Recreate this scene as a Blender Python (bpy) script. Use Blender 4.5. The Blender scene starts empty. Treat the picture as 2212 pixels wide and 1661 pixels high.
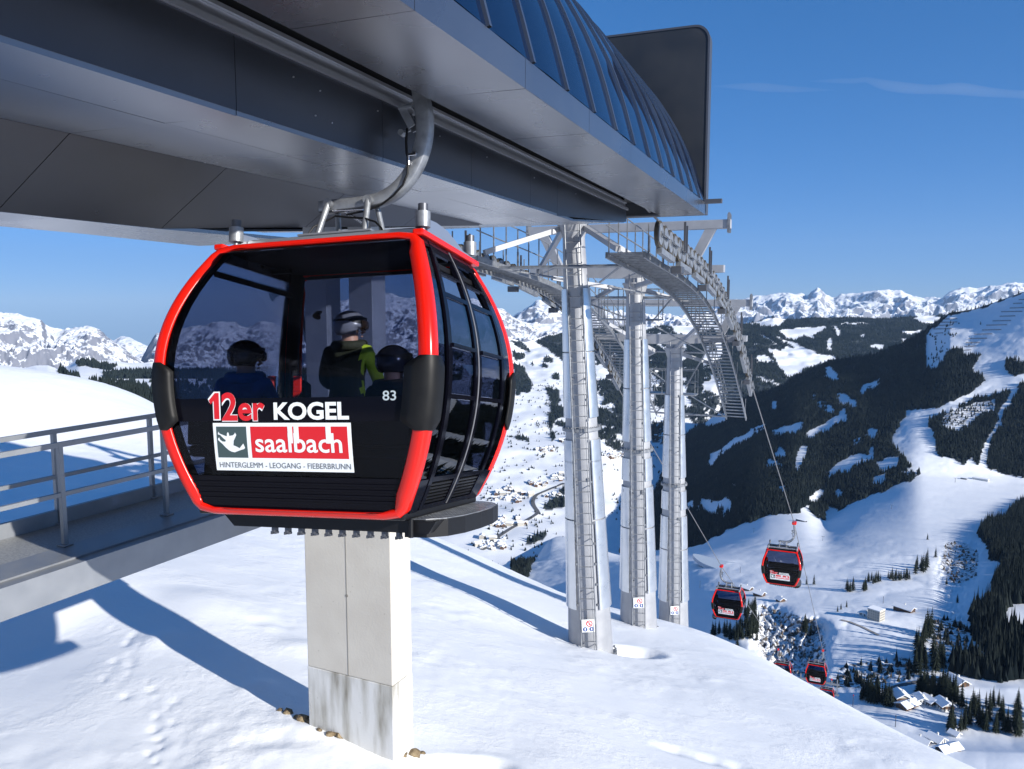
import bpy, bmesh, math, random
import numpy as np
from mathutils import Vector, Matrix, Euler
SC = bpy.context.scene
COL = SC.collection
R_ = math.radians
random.seed(7); RNG = np.random.default_rng(11)

# ------------------------------------------------------------------ camera
# world: camera at the origin, +Y along the station, +Z up, metres
FPX, CX, CY = 1720.0, 1106.0, 830.5          # focal length and centre for a 2212 px wide picture
YAW, PITCH = R_(21.433), R_(6.057)
cam_d = bpy.data.cameras.new("camera"); cam = bpy.data.objects.new("camera", cam_d); COL.objects.link(cam)
cam_d.sensor_width = 36.0; cam_d.lens = 36.0 * FPX / 2212.0
cam_d.clip_start = 0.05; cam_d.clip_end = 90000.0
cam.rotation_euler = (math.pi/2 - PITCH, 0, YAW)
SC.camera = cam
RT = np.array([math.cos(YAW), math.sin(YAW), 0.0])
FW = np.array([-math.sin(YAW)*math.cos(PITCH), math.cos(YAW)*math.cos(PITCH), -math.sin(PITCH)])
UP = np.cross(RT, FW)
FH = np.array([-math.sin(YAW), math.cos(YAW), 0.0])
def ray(px, py): return RT*((px-CX)/FPX) - UP*((py-CY)/FPX) + FW
def at(px, py, d): return ray(px, py)*d
def atv(px, py, d):
    px, py, d = np.broadcast_arrays(np.asarray(px,float), np.asarray(py,float), np.asarray(d,float))
    return (RT*((px-CX)/FPX)[...,None] - UP*((py-CY)/FPX)[...,None] + FW)*d[...,None]

# ------------------------------------------------------------------ sky and sun
SUN_AZ, SUN_EL = R_(109.0), R_(22.8)          # azimuth clockwise from +Y
w = bpy.data.worlds.new("World"); SC.world = w; w.use_nodes = True
nt = w.node_tree; bg = nt.nodes['Background']
sky = nt.nodes.new('ShaderNodeTexSky'); sky.sky_type = 'NISHITA'; sky.sun_disc = False
sky.sun_elevation = SUN_EL; sky.sun_rotation = SUN_AZ; sky.altitude = 2000.0
sky.air_density = 0.8; sky.dust_density = 0.0; sky.ozone_density = 7.0
hs = nt.nodes.new('ShaderNodeHueSaturation'); hs.inputs['Saturation'].default_value = 1.15
nt.links.new(sky.outputs[0], hs.inputs['Color']); tint = nt.nodes.new('ShaderNodeMixRGB'); tint.blend_type = 'MULTIPLY'; tint.inputs[0].default_value = 1.0; tint.inputs[2].default_value = (.65, .76, 1.0, 1)
gam = nt.nodes.new('ShaderNodeGamma'); gam.inputs[1].default_value = .65
nt.links.new(hs.outputs[0], gam.inputs[0]); nt.links.new(gam.outputs[0], tint.inputs[1]); nt.links.new(tint.outputs[0], bg.inputs[0])
bg.inputs[1].default_value = 0.14
sl = bpy.data.lights.new("sun", 'SUN'); so = bpy.data.objects.new("sun", sl); COL.objects.link(so)
sl.energy = 4.6; sl.angle = R_(0.53); sl.color = (1.0, 0.955, 0.88)
sdir = Vector((math.sin(SUN_AZ)*math.cos(SUN_EL), math.cos(SUN_AZ)*math.cos(SUN_EL), math.sin(SUN_EL)))
so.rotation_euler = sdir.to_track_quat('Z', 'Y').to_euler()
SC.view_settings.view_transform = 'Standard'; SC.view_settings.look = 'None'
SC.view_settings.exposure = 0.75; SC.view_settings.gamma = 1.0
SC.render.engine = 'CYCLES'
SC.cycles.max_bounces = 8; SC.cycles.transparent_max_bounces = 24; SC.cycles.diffuse_bounces = 3
SC.cycles.glossy_bounces = 4; SC.cycles.use_denoising = True

# ------------------------------------------------------------------ helpers
class MB:
    """collects faces; build() links them as ONE mesh object"""
    def __init__(s): s.v = []; s.f = []; s.m = []; s.sm = []
    def add(s, vs, fs, m=0, smooth=False):
        b = len(s.v); s.v += [tuple(map(float, p)) for p in vs]
        s.f += [tuple(b+i for i in f) for f in fs]; s.m += [m]*len(fs); s.sm += [smooth]*len(fs); return s
    def box(s, lo, hi, m=0, M=None):
        (x0,y0,z0),(x1,y1,z1) = lo, hi
        vs = [(x0,y0,z0),(x1,y0,z0),(x1,y1,z0),(x0,y1,z0),(x0,y0,z1),(x1,y0,z1),(x1,y1,z1),(x0,y1,z1)]
        if M is not None: vs = [M @ Vector(p) for p in vs]
        return s.add(vs, [(0,3,2,1),(4,5,6,7),(0,1,5,4),(1,2,6,5),(2,3,7,6),(3,0,4,7)], m)
    def cbox(s, lo, hi, c=0.01, m=0, M=None):
        """box with chamfered edges"""
        bm = bmesh.new(); bmesh.ops.create_cube(bm, size=1.0)
        for v in bm.verts:
            v.co = Vector([(lo[i]+hi[i])/2 + v.co[i]*(hi[i]-lo[i]) for i in range(3)])
        bmesh.ops.bevel(bm, geom=bm.edges[:], offset=c, segments=2, profile=0.5, affect='EDGES')
        bm.verts.index_update()
        vs = [v.co.copy() for v in bm.verts]
        if M is not None: vs = [M @ p for p in vs]
        s.add(vs, [[v.index for v in f.verts] for f in bm.faces], m); bm.free(); return s
    def bar(s, a, b, wx, wz=None, m=0, up=(0,0,1)):
        """rectangular bar from a to b"""
        wz = wx if wz is None else wz
        a, b = Vector(a), Vector(b); d = (b-a)
        if d.length < 1e-6: return s
        d.normalize(); u = Vector(up); x = d.cross(u)
        if x.length < 1e-4: x = d.cross(Vector((1,0,0)))
        x.normalize(); z = x.cross(d)
        vs = []
        for p in (a, b):
            for i, j in ((-1,-1),(1,-1),(1,1),(-1,1)): vs.append(p + x*(i*wx/2) + z*(j*wz/2))
        return s.add(vs, [(0,1,2,3),(7,6,5,4),(0,4,5,1),(1,5,6,2),(2,6,7,3),(3,7,4,0)], m)
    def tube(s, pts, r, n=8, m=0, cap=True, smooth=True):
        pts = [Vector(p) for p in pts]; rs = r if isinstance(r, (list, tuple)) else [r]*len(pts)
        vs = []; fs = []; ref = None
        for i, p in enumerate(pts):
            d = (pts[min(i+1, len(pts)-1)] - pts[max(i-1, 0)]).normalized()
            if ref is None: ref = d.cross(Vector((0,0,1)));
            if ref.length < 1e-3: ref = d.cross(Vector((1,0,0)))
            x = (ref - d*ref.dot(d)).normalized(); ref = x; y = d.cross(x)
            for k in range(n):
                t = 2*math.pi*k/n; vs.append(p + (x*math.cos(t) + y*math.sin(t))*rs[i])
        for i in range(len(pts)-1):
            for k in range(n):
                a, b = i*n+k, i*n+(k+1) % n; fs.append((a, b, b+n, a+n))
        s.add(vs, fs, m, smooth)
        if cap: s.add(vs[:n], [tuple(range(n))[::-1]], m); s.add(vs[-n:], [tuple(range(n))], m)
        return s
    def cyl(s, a, b, r, r2=None, n=16, m=0, cap=True): return s.tube([a, b], [r, r if r2 is None else r2], n, m, cap)
    def prism(s, poly, axis, a, b, m=0, M=None):
        """extrude a 2-D outline between a and b along an axis (0,1,2)"""
        def P(p, t):
            q = [0,0,0]; o = [i for i in range(3) if i != axis]; q[o[0]], q[o[1]], q[axis] = p[0], p[1], t
            return Vector(q) if M is None else M @ Vector(q)
        n = len(poly); vs = [P(p, a) for p in poly] + [P(p, b) for p in poly]
        fs = [tuple(range(n)), tuple(range(2*n-1, n-1, -1))] + [(i, i+n, (i+1) % n + n, (i+1) % n) for i in range(n)]
        return s.add(vs, fs, m)
    def grid(s, P, m=0, smooth=True, closed=False):
        """P[i][j] points"""
        ni, nj = len(P), len(P[0]); vs = [p for row in P for p in row]; fs = []
        for i in range(ni-1):
            for j in range(nj-1 + (1 if closed else 0)):
                j2 = (j+1) % nj; fs.append((i*nj+j, i*nj+j2, (i+1)*nj+j2, (i+1)*nj+j))
        return s.add(vs, fs, m, smooth)
    def build(s, name, mats, parent=None, M=None, fixn=True, origin=None):
        """origin: subtract so that the mesh sits relative to its own / its parent's origin"""
        me = bpy.data.meshes.new(name)
        vs = s.v
        if M is not None: vs = [tuple(M @ Vector(p)) for p in vs]
        if origin is not None: vs = [(p[0]-origin[0], p[1]-origin[1], p[2]-origin[2]) for p in vs]
        me.from_pydata(vs, [], s.f)
        mats = mats if isinstance(mats, (list, tuple)) else [mats]
        for m in mats: me.materials.append(m)
        me.polygons.foreach_set('material_index', s.m); me.polygons.foreach_set('use_smooth', s.sm)
        if fixn:
            bm = bmesh.new(); bm.from_mesh(me); bmesh.ops.recalc_face_normals(bm, faces=bm.faces[:]); bm.to_mesh(me); bm.free()
        me.update()
        o = bpy.data.objects.new(name, me); COL.objects.link(o)
        if parent is not None: o.parent = parent
        elif origin is not None: o.location = origin
        return o
def tag(o, label=None, cat=None, group=None, kind=None):
    if label: o['label'] = label
    if cat: o['category'] = cat
    if group: o['group'] = group
    if kind: o['kind'] = kind
    return o
def empty(name, loc=(0,0,0), label=None, cat=None, group=None, rot=(0,0,0)):
    o = bpy.data.objects.new(name, None); COL.objects.link(o); o.location = loc; o.rotation_euler = rot
    o.empty_display_size = 0.3
    return tag(o, label, cat, group)
KIDS = {}
def copy_tree(o, parent=None, skip=()):
    c = o.copy(); COL.objects.link(c)
    if parent is not None: c.parent = parent
    for ch in [k for k in o.children]:
        if ch.name.split('.')[0] in skip: continue
        copy_tree(ch, c, skip)
    return c
def np_mesh(name, V, Fc, mats, parent=None, smooth=True, origin=None, mi=None):
    """mesh from numpy arrays; Fc is (n,3) or (n,4)"""
    V = np.asarray(V, np.float32); Fc = np.asarray(Fc, np.int32)
    if origin is not None: V = V - np.asarray(origin, np.float32)
    me = bpy.data.meshes.new(name); n, k = Fc.shape
    me.vertices.add(len(V)); me.vertices.foreach_set('co', V.ravel())
    me.loops.add(n*k); me.loops.foreach_set('vertex_index', Fc.ravel())
    me.polygons.add(n); me.polygons.foreach_set('loop_start', np.arange(0, n*k, k, dtype=np.int32))
    me.polygons.foreach_set('use_smooth', np.full(n, smooth))
    for m in (mats if isinstance(mats, (list, tuple)) else [mats]): me.materials.append(m)
    if mi is not None: me.polygons.foreach_set('material_index', np.asarray(mi, np.int32))
    me.update(calc_edges=True); me.validate()
    o = bpy.data.objects.new(name, me); COL.objects.link(o)
    if origin is not None: o.location = origin
    if parent is not None: o.parent = parent
    return o

# ------------------------------------------------------------------ materials
def mat(name, col=(.5,.5,.5), rough=.5, metal=0.0, **kw):
    m = bpy.data.materials.new(name); m.use_nodes = True
    b = m.node_tree.nodes['Principled BSDF']
    b.inputs['Base Color'].default_value = (*col, 1); b.inputs['Roughness'].default_value = rough; b.inputs['Metallic'].default_value = metal
    for k, v in kw.items():
        b.inputs[k].default_value = v
    return m
def nodes(m): return m.node_tree.nodes, m.node_tree.links, m.node_tree.nodes['Principled BSDF']
def N(m, t, **kw):
    n = m.node_tree.nodes.new(t)
    for k, v in kw.items():
        if k in n.inputs.keys(): n.inputs[k].default_value = v
        else: setattr(n, k, v)
    return n
def ramp(m, fac, stops):
    r = m.node_tree.nodes.new('ShaderNodeValToRGB'); m.node_tree.links.new(fac, r.inputs['Fac'])
    e = r.color_ramp.elements
    while len(e) < len(stops): e.new(0.5)
    for i, (p, c) in enumerate(stops): e[i].position = p; e[i].color = (*c, 1) if len(c) == 3 else c
    return r
def noisy(m, scale, c1, c2, bump=0.0, detail=5.0, rough=None, coord='Object', lo=.35, hi=.65, bscale=None, dist=.02):
    ns, ln, b = nodes(m)
    tc = N(m, 'ShaderNodeTexCoord'); n = N(m, 'ShaderNodeTexNoise', Scale=scale, Detail=detail)
    ln.new(tc.outputs[coord], n.inputs['Vector'])
    r = ramp(m, n.outputs['Fac'], [(lo, c1), (hi, c2)]); ln.new(r.outputs[0], b.inputs['Base Color'])
    if rough:
        r2 = ramp(m, n.outputs['Fac'], [(.3, (rough[0],)*3), (.7, (rough[1],)*3)]); ln.new(r2.outputs[0], b.inputs['Roughness'])
    if bump:
        n2 = N(m, 'ShaderNodeTexNoise', Scale=bscale or scale*4, Detail=6.0); ln.new(tc.outputs[coord], n2.inputs['Vector'])
        bp = N(m, 'ShaderNodeBump', Strength=bump, Distance=dist); ln.new(n2.outputs['Fac'], bp.inputs['Height']); ln.new(bp.outputs[0], b.inputs['Normal'])
    return m
M = {}
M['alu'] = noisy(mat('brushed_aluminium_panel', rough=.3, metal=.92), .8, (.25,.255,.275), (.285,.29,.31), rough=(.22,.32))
M['alu_dark'] = noisy(mat('shaded_aluminium', rough=.35, metal=.7), .7, (.055,.058,.07), (.07,.073,.085), rough=(.26,.36))  # same aluminium as the panels, the skirt's shade put into a darker colour
M['alu_trim'] = mat('light_trim', (.5,.51,.54), .35, .8)
M['slot_black'] = mat('slot_dark', (.012,.012,.014), .7)
M['board'] = noisy(mat('dark_grey_board', rough=.5), 1.5, (.018,.021,.027), (.024,.027,.033), rough=(.4,.55))
M['galv'] = noisy(mat('galvanised_steel', rough=.45, metal=.55), 9.0, (.20,.21,.23), (.30,.315,.335), bump=.08, rough=(.36,.52))
M['galv_worn'] = noisy(mat('galvanised_walkway_steel', rough=.5, metal=.45), 3.0, (.235,.25,.275), (.28,.295,.32), bump=.02, rough=(.42,.55))
M['sheet'] = noisy(mat('bright_zinc_sheet', rough=.3, metal=.9), 3.0, (.60,.63,.66), (.68,.70,.73), rough=(.26,.34))
M['tower'] = noisy(mat('tower_grey_zinc', rough=.5, metal=.3), 3.0, (.33,.34,.365), (.38,.39,.415), bump=.03, rough=(.42,.55))
M['dark_steel'] = mat('dark_steel', (.10,.105,.12), .45, .6)
M['rubber'] = noisy(mat('black_rubber', rough=.5, **{'Specular IOR Level': .22}), 8.0, (.005,.005,.0055), (.008,.008,.008))
M['wheel_rubber'] = noisy(mat('worn_rubber', rough=.7), 8.0, (.030,.026,.020), (.06,.05,.035))
M['red'] = mat('red_gloss_paint', (.64,.009,.003), .25, 0.0, **{'Coat Weight': .15, 'Coat Roughness': .05, 'Specular IOR Level': .35})
M['black_gloss'] = mat('black_gloss', (.003,.003,.006), .10, 0.0, **{'Specular IOR Level': .10})
M['black'] = mat('black_matt_plastic', (.006,.006,.007), .42, 0.0, **{'Specular IOR Level': .3})
M['inner'] = mat('dark_interior', (.006,.006,.008), .7, 0.0, **{'Specular IOR Level': .2})
M['white'] = mat('white_film', (.78,.80,.80), .4)
M['sign_red'] = mat('red_film', (.62,.006,.012), .4)
M['sign_grey'] = mat('slate_film', (.045,.075,.075), .4)
M['text_grey'] = mat('grey_lettering', (.12,.13,.14), .5)
M['pale_num'] = mat('pale_numerals', (.42,.48,.50), .5)
M['cable'] = mat('steel_rope', (.22,.22,.23), .5, .5)
M['blue_jacket'] = noisy(mat('blue_jacket', rough=.75), 14., (.010,.07,.30), (.016,.10,.40), bump=.3)
M['lime_jacket_shade'] = noisy(mat('shaded_lime_jacket', rough=.8), 14., (.020,.024,.010), (.032,.036,.016), bump=.3)  # the lime jacket's shaded side, shade put into the colour
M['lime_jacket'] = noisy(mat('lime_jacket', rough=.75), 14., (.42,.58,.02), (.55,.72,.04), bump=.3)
M['dark_jacket'] = noisy(mat('black_jacket', rough=.8), 14., (.012,.013,.016), (.022,.022,.028), bump=.3)
M['trousers'] = noisy(mat('dark_trousers', rough=.85), 14., (.015,.016,.02), (.03,.03,.036), bump=.3)
M['skin'] = mat('skin', (.55,.30,.21), .5)
M['helmet_black'] = mat('black_helmet', (.012,.013,.018), .2)
M['helmet_grey'] = mat('grey_helmet', (.17,.18,.22), .3)
M['helmet_dark'] = mat('dark_helmet', (.035,.037,.05), .22)
M['lens'] = mat('goggle_lens', (.05,.03,.02), .06, .6)
# tinted glass: clear-through tint plus a fresnel reflection
def glass(name, tint, refl=1.45, rough=.01):
    m = bpy.data.materials.new(name); m.use_nodes = True; t = m.node_tree; t.nodes.clear()
    o = t.nodes.new('ShaderNodeOutputMaterial'); mx = t.nodes.new('ShaderNodeMixShader'); fr = t.nodes.new('ShaderNodeFresnel')
    tr = t.nodes.new('ShaderNodeBsdfTransparent'); gl = t.nodes.new('ShaderNodeBsdfGlossy')
    fr.inputs['IOR'].default_value = refl; tr.inputs[0].default_value = (*tint, 1); gl.inputs['Roughness'].default_value = rough
    gl.inputs[0].default_value = (1,1,1,1)
    t.links.new(fr.outputs[0], mx.inputs[0]); t.links.new(tr.outputs[0], mx.inputs[1]); t.links.new(gl.outputs[0], mx.inputs[2]); t.links.new(mx.outputs[0], o.inputs[0])
    return m
M['glass'] = glass('tinted_glass', (.58,.61,.69), 1.20)
M['glass_dark'] = glass('dark_door_glass', (.28,.31,.40), 1.62)
M['roof_glass'] = mat('station_roof_glass', (.002,.007,.026), .03, 0.0, **{'IOR': 1.45})
def concrete():
    m = mat('cast_concrete', rough=.85); ns, ln, b = nodes(m)
    tc = N(m, 'ShaderNodeTexCoord'); sp = N(m, 'ShaderNodeSeparateXYZ'); ln.new(tc.outputs['Object'], sp.inputs[0])
    n1 = N(m, 'ShaderNodeTexNoise', Scale=1.6, Detail=8.0); ln.new(tc.outputs['Object'], n1.inputs['Vector'])
    up = ramp(m, n1.outputs['Fac'], [(.3, (.50,.465,.41)), (.7, (.57,.54,.48))])
    # weathered foot: pale blooms and dark run marks, stretched downwards
    mp = N(m, 'ShaderNodeMapping'); mp.inputs['Scale'].default_value = (3.2, 3.2, .55); ln.new(tc.outputs['Object'], mp.inputs[0])
    n2 = N(m, 'ShaderNodeTexNoise', Scale=1.3, Detail=5.0); ln.new(mp.outputs[0], n2.inputs['Vector'])
    lo = ramp(m, n2.outputs['Fac'], [(.34, (.20,.185,.15)), (.45, (.42,.41,.38)), (.60, (.60,.60,.59))])
    gt = N(m, 'ShaderNodeMath', operation='GREATER_THAN'); gt.inputs[1].default_value = 1.08; ln.new(sp.outputs['Z'], gt.inputs[0])
    mx = N(m, 'ShaderNodeMixRGB'); ln.new(gt.outputs[0], mx.inputs[0]); ln.new(lo.outputs[0], mx.inputs[1]); ln.new(up.outputs[0], mx.inputs[2])
    vo = N(m, 'ShaderNodeTexVoronoi', Scale=5.0); ln.new(tc.outputs['Object'], vo.inputs['Vector'])
    pores = ramp(m, vo.outputs['Distance'], [(.03, (.55,.53,.5)), (.07, (1,1,1))])
    mu = N(m, 'ShaderNodeMixRGB', blend_type='MULTIPLY'); mu.inputs[0].default_value = .5; ln.new(mx.outputs[0], mu.inputs[1]); ln.new(pores.outputs[0], mu.inputs[2])
    ln.new(mu.outputs[0], b.inputs['Base Color'])
    n3 = N(m, 'ShaderNodeTexNoise', Scale=30.0, Detail=6.0); ln.new(tc.outputs['Object'], n3.inputs['Vector'])
    bp = N(m, 'ShaderNodeBump', Strength=.25, Distance=.01); ln.new(n3.outputs['Fac'], bp.inputs['Height']); ln.new(bp.outputs[0], b.inputs['Normal'])
    return m
M['concrete'] = concrete()
M['stone'] = noisy(mat('brown_stone', rough=.9), 9., (.11,.075,.04), (.26,.20,.12), bump=.8)

# ------------------------------------------------------------------ noise
def _hash(ix, iy, s):
    h = (ix.astype(np.int64)*374761393 + iy.astype(np.int64)*668265263 + s*974634777) & 0x7fffffff
    h = ((h ^ (h >> 13))*1274126177) & 0x7fffffff
    return ((h ^ (h >> 16)) & 0xffff)/65535.0
def vnoise(x, y, s=0):
    x = np.asarray(x, float); y = np.asarray(y, float); ix = np.floor(x); iy = np.floor(y); fx = x-ix; fy = y-iy
    fx = fx*fx*fx*(fx*(fx*6-15)+10); fy = fy*fy*fy*(fy*(fy*6-15)+10); ix = ix.astype(np.int64); iy = iy.astype(np.int64)
    a = _hash(ix,iy,s); b = _hash(ix+1,iy,s); c = _hash(ix,iy+1,s); d = _hash(ix+1,iy+1,s)
    return (a*(1-fx)+b*fx)*(1-fy) + (c*(1-fx)+d*fx)*fy
def fbm(x, y, o=4, s=0, ridged=False, gain=.5):
    t = 0; a = 1.0; n = 0
    x = np.asarray(x, float); y = np.asarray(y, float)
    for k in range(o):
        c_, s_ = math.cos(.65+1.3*k), math.sin(.65+1.3*k)
        v = vnoise((x*c_-y*s_)*2**k+k*7.3, (x*s_+y*c_)*2**k-k*3.1, s+k*17)
        if ridged: v = 1-np.abs(2*v-1)
        t = t + a*v; n += a; a *= gain
    return t/n
def smooth(A, n, ax):
    for _ in range(n):
        A = (np.take(A, np.clip(np.arange(A.shape[ax])-1, 0, None), ax) + 2*A + np.take(A, np.clip(np.arange(A.shape[ax])+1, None, A.shape[ax]-1), ax))/4
    return A
def inpoly(px, py, poly):
    r = np.zeros(np.shape(px), bool); n = len(poly)
    for i in range(n):
        x1, y1 = poly[i]; x2, y2 = poly[(i+1) % n]
        if y1 == y2: continue
        c = ((y1 > py) != (y2 > py)) & (px < (x2-x1)*(py-y1)/(y2-y1)+x1); r ^= c
    return r
def zt(x0, y0, s, pts): return [((x0+x*s)/1.47830, (y0+y*s)/1.47830) for x, y in pts]

# ------------------------------------------------------------------ snow materials
def snow_near():
    m = mat('fresh_snow', (.86,.88,.91), .55); ns, ln, b = nodes(m)
    b.inputs['Specular IOR Level'].default_value = .35
    tc = N(m, 'ShaderNodeTexCoord')
    n1 = N(m, 'ShaderNodeTexNoise', Scale=.9, Detail=4.0); ln.new(tc.outputs['Object'], n1.inputs['Vector'])
    n2 = N(m, 'ShaderNodeTexNoise', Scale=7.0, Detail=6.0, Roughness=.65); ln.new(tc.outputs['Object'], n2.inputs['Vector'])
    n3 = N(m, 'ShaderNodeTexNoise', Scale=45.0, Detail=3.0); ln.new(tc.outputs['Object'], n3.inputs['Vector'])
    crust = ramp(m, n1.outputs['Fac'], [(.46, (0,0,0)), (.62, (1,1,1))])
    ml = N(m, 'ShaderNodeMath', operation='MULTIPLY'); ln.new(n2.outputs['Fac'], ml.inputs[0]); ln.new(crust.outputs[0], ml.inputs[1])
    b1 = N(m, 'ShaderNodeBump', Strength=.28, Distance=.07); ln.new(ml.outputs[0], b1.inputs['Height'])
    mpw = N(m, 'ShaderNodeMapping'); mpw.inputs['Rotation'].default_value = (0, 0, .5); mpw.inputs['Scale'].default_value = (1.1, 4.2, 1.0); ln.new(tc.outputs['Object'], mpw.inputs[0])
    n4 = N(m, 'ShaderNodeTexNoise', Scale=1.5, Detail=5.0, Roughness=.6); ln.new(mpw.outputs[0], n4.inputs['Vector'])
    b3 = N(m, 'ShaderNodeBump', Strength=.11, Distance=.05); ln.new(n4.outputs['Fac'], b3.inputs['Height']); ln.new(b1.outputs[0], b3.inputs['Normal']); b1 = b3
    b2 = N(m, 'ShaderNodeBump', Strength=.18, Distance=.02); ln.new(n3.outputs['Fac'], b2.inputs['Height']); ln.new(b1.outputs[0], b2.inputs['Normal'])
    ln.new(b2.outputs[0], b.inputs['Normal'])
    c = ramp(m, n1.outputs['Fac'], [(.3, (.83,.855,.89)), (.7, (.88,.895,.915))]); ln.new(c.outputs[0], b.inputs['Base Color'])
    return m
def snow_far(name, nscale, rock=None, rockt=(.45,.6), floor=(.030,.036,.040), steep=None):
    """snow with dark forest floor where the 'forest' attribute says so, and rock showing through"""
    m = mat(name, (.84,.865,.9), .7); ns, ln, b = nodes(m); b.inputs['Specular IOR Level'].default_value = .15
    tc = N(m, 'ShaderNodeTexCoord')
    n1 = N(m, 'ShaderNodeTexNoise', Scale=nscale, Detail=7.0, Roughness=.6); ln.new(tc.outputs['Object'], n1.inputs['Vector'])
    col = ramp(m, n1.outputs['Fac'], [(.3, (.80,.83,.87)), (.7, (.87,.885,.91))]).outputs[0]
    if rock:
        ge = N(m, 'ShaderNodeNewGeometry'); sx = N(m, 'ShaderNodeSeparateXYZ'); ln.new(ge.outputs['Normal'], sx.inputs[0])
        n2 = N(m, 'ShaderNodeTexNoise', Scale=nscale*2.3, Detail=9.0, Roughness=.72); ln.new(tc.outputs['Object'], n2.inputs['Vector'])
        inv = N(m, 'ShaderNodeMath', operation='MULTIPLY_ADD'); ln.new(sx.outputs['Z'], inv.inputs[0]); inv.inputs[1].default_value = -(steep or .5); inv.inputs[2].default_value = (steep or .5)*.80
        ad = N(m, 'ShaderNodeMath', operation='ADD'); ln.new(n2.outputs['Fac'], ad.inputs[0]); ln.new(inv.outputs[0], ad.inputs[1])
        rk = ramp(m, ad.outputs[0], [(rockt[0], (0,0,0)), (rockt[1], (1,1,1))])
        mx = N(m, 'ShaderNodeMixRGB'); ln.new(rk.outputs[0], mx.inputs[0]); ln.new(col, mx.inputs[1]); mx.inputs[2].default_value = (*rock, 1); col = mx.outputs[0]
    at_ = N(m, 'ShaderNodeAttribute'); at_.attribute_name = 'forest'
    mx = N(m, 'ShaderNodeMixRGB'); ln.new(at_.outputs['Fac'], mx.inputs[0]); ln.new(col, mx.inputs[1]); mx.inputs[2].default_value = (*floor, 1)
    at2 = N(m, 'ShaderNodeAttribute'); at2.attribute_name = 'scrub'
    n3 = N(m, 'ShaderNodeTexNoise', Scale=.16, Detail=6.0, Roughness=.7); ln.new(tc.outputs['Object'], n3.inputs['Vector'])
    sc = ramp(m, n3.outputs['Fac'], [(.48, (0,0,0)), (.56, (1,1,1))])
    mu = N(m, 'ShaderNodeMath', operation='MULTIPLY'); ln.new(at2.outputs['Fac'], mu.inputs[0]); ln.new(sc.outputs[0], mu.inputs[1])
    mx2 = N(m, 'ShaderNodeMixRGB'); ln.new(mu.outputs[0], mx2.inputs[0]); ln.new(mx.outputs[0], mx2.inputs[1]); mx2.inputs[2].default_value = (.10,.085,.075,1)
    ln.new(mx2.outputs[0], b.inputs['Base Color'])
    bp = N(m, 'ShaderNodeBump', Strength=.5, Distance=.6/nscale*.05); ln.new(n1.outputs['Fac'], bp.inputs['Height']); ln.new(bp.outputs[0], b.inputs['Normal'])
    return m
M['snow'] = snow_near()

# ------------------------------------------------------------------ near snow slope (heights fitted to surveyed points)
CTRL = [(668,1560,11.5),(868,1634,11.2),(915,1628,11.7),(785,1605,11.35),(1278,1397,21.9),(1235,1388,22.0),(1325,1400,21.8),(1380,1352,26.5),(1455,1358,32.5),
 (0,1661,10.4),(400,1661,10.5),(1106,1661,11.3),(1500,1661,13.0),(1800,1661,14.5),(128,1395,15.3),(304,1357,15.2),(433,1433,13.75),(557,1508,12.55),(170,1262,17.0),(905,1237,25.7),(1060,1302,23.7),(0,1150,23.),(250,1050,31.),(0,960,38.),(330,960,43.),(0,800,62.),(100,822,62.),(200,842,61.),(330,871,60.),(600,1010,48.),
 (560,1250,20.),(905,1146,37.),(1060,1212,35.),(1225,1288,34.),(1487,1356,32.),(1600,1400,29.5),(1700,1450,27.),(1800,1505,23.5),(1900,1560,20.),(2000,1615,17.),(2085,1661,15.)]
_c = np.array([at(*q) for q in CTRL]); cu = _c@RT; cv = _c@FH; cz = _c[:,2]
ext = []
for (px, py, d) in [(330,866,60),(600,1010,48),(905,1146,37),(1225,1288,34),(1487,1356,32),(1700,1450,27),(1900,1560,20),(2085,1661,15)]:
    p = at(px, py, d); dirv = p/np.linalg.norm(p[:2]); s = -dirv[2]
    for e in (10., 22.):
        ext.append((p@RT + dirv@RT*e, p@FH + dirv@FH*e, p[2] - e*(s+.10) - .011*e*e))
ext = np.array(ext)
cu = np.r_[cu, ext[:,0], -60, -90, -75]; cv = np.r_[cv, ext[:,1], 55, 30, 0]; cz = np.r_[cz, ext[:,2], -1.5, -.5, -2.5]
def _tps(r2): return np.where(r2 > 0, .5*r2*np.log(np.maximum(r2, 1e-9)), 0)
_n = len(cu); A = np.zeros((_n+3, _n+3)); A[:_n,:_n] = _tps((cu[:,None]-cu)**2 + (cv[:,None]-cv)**2) + np.eye(_n)*1.6
A[:_n,_n:] = np.c_[np.ones(_n), cu, cv]; A[_n:,:_n] = A[:_n,_n:].T
_w = np.linalg.solve(A, np.r_[cz, 0,0,0])
def snow_base(u, v):
    u = np.clip(np.asarray(u, float), -85, 42); v = np.clip(np.asarray(v, float), 5, 85); r = np.zeros(np.broadcast(u, v).shape)
    for i in range(_n): r = r + _w[i]*_tps((u-cu[i])**2 + (v-cv[i])**2)
    return r + _w[_n] + _w[_n+1]*u + _w[_n+2]*v
def uv_of(px, py, d): p = at(px, py, d); return p@RT, p@FH
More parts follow.
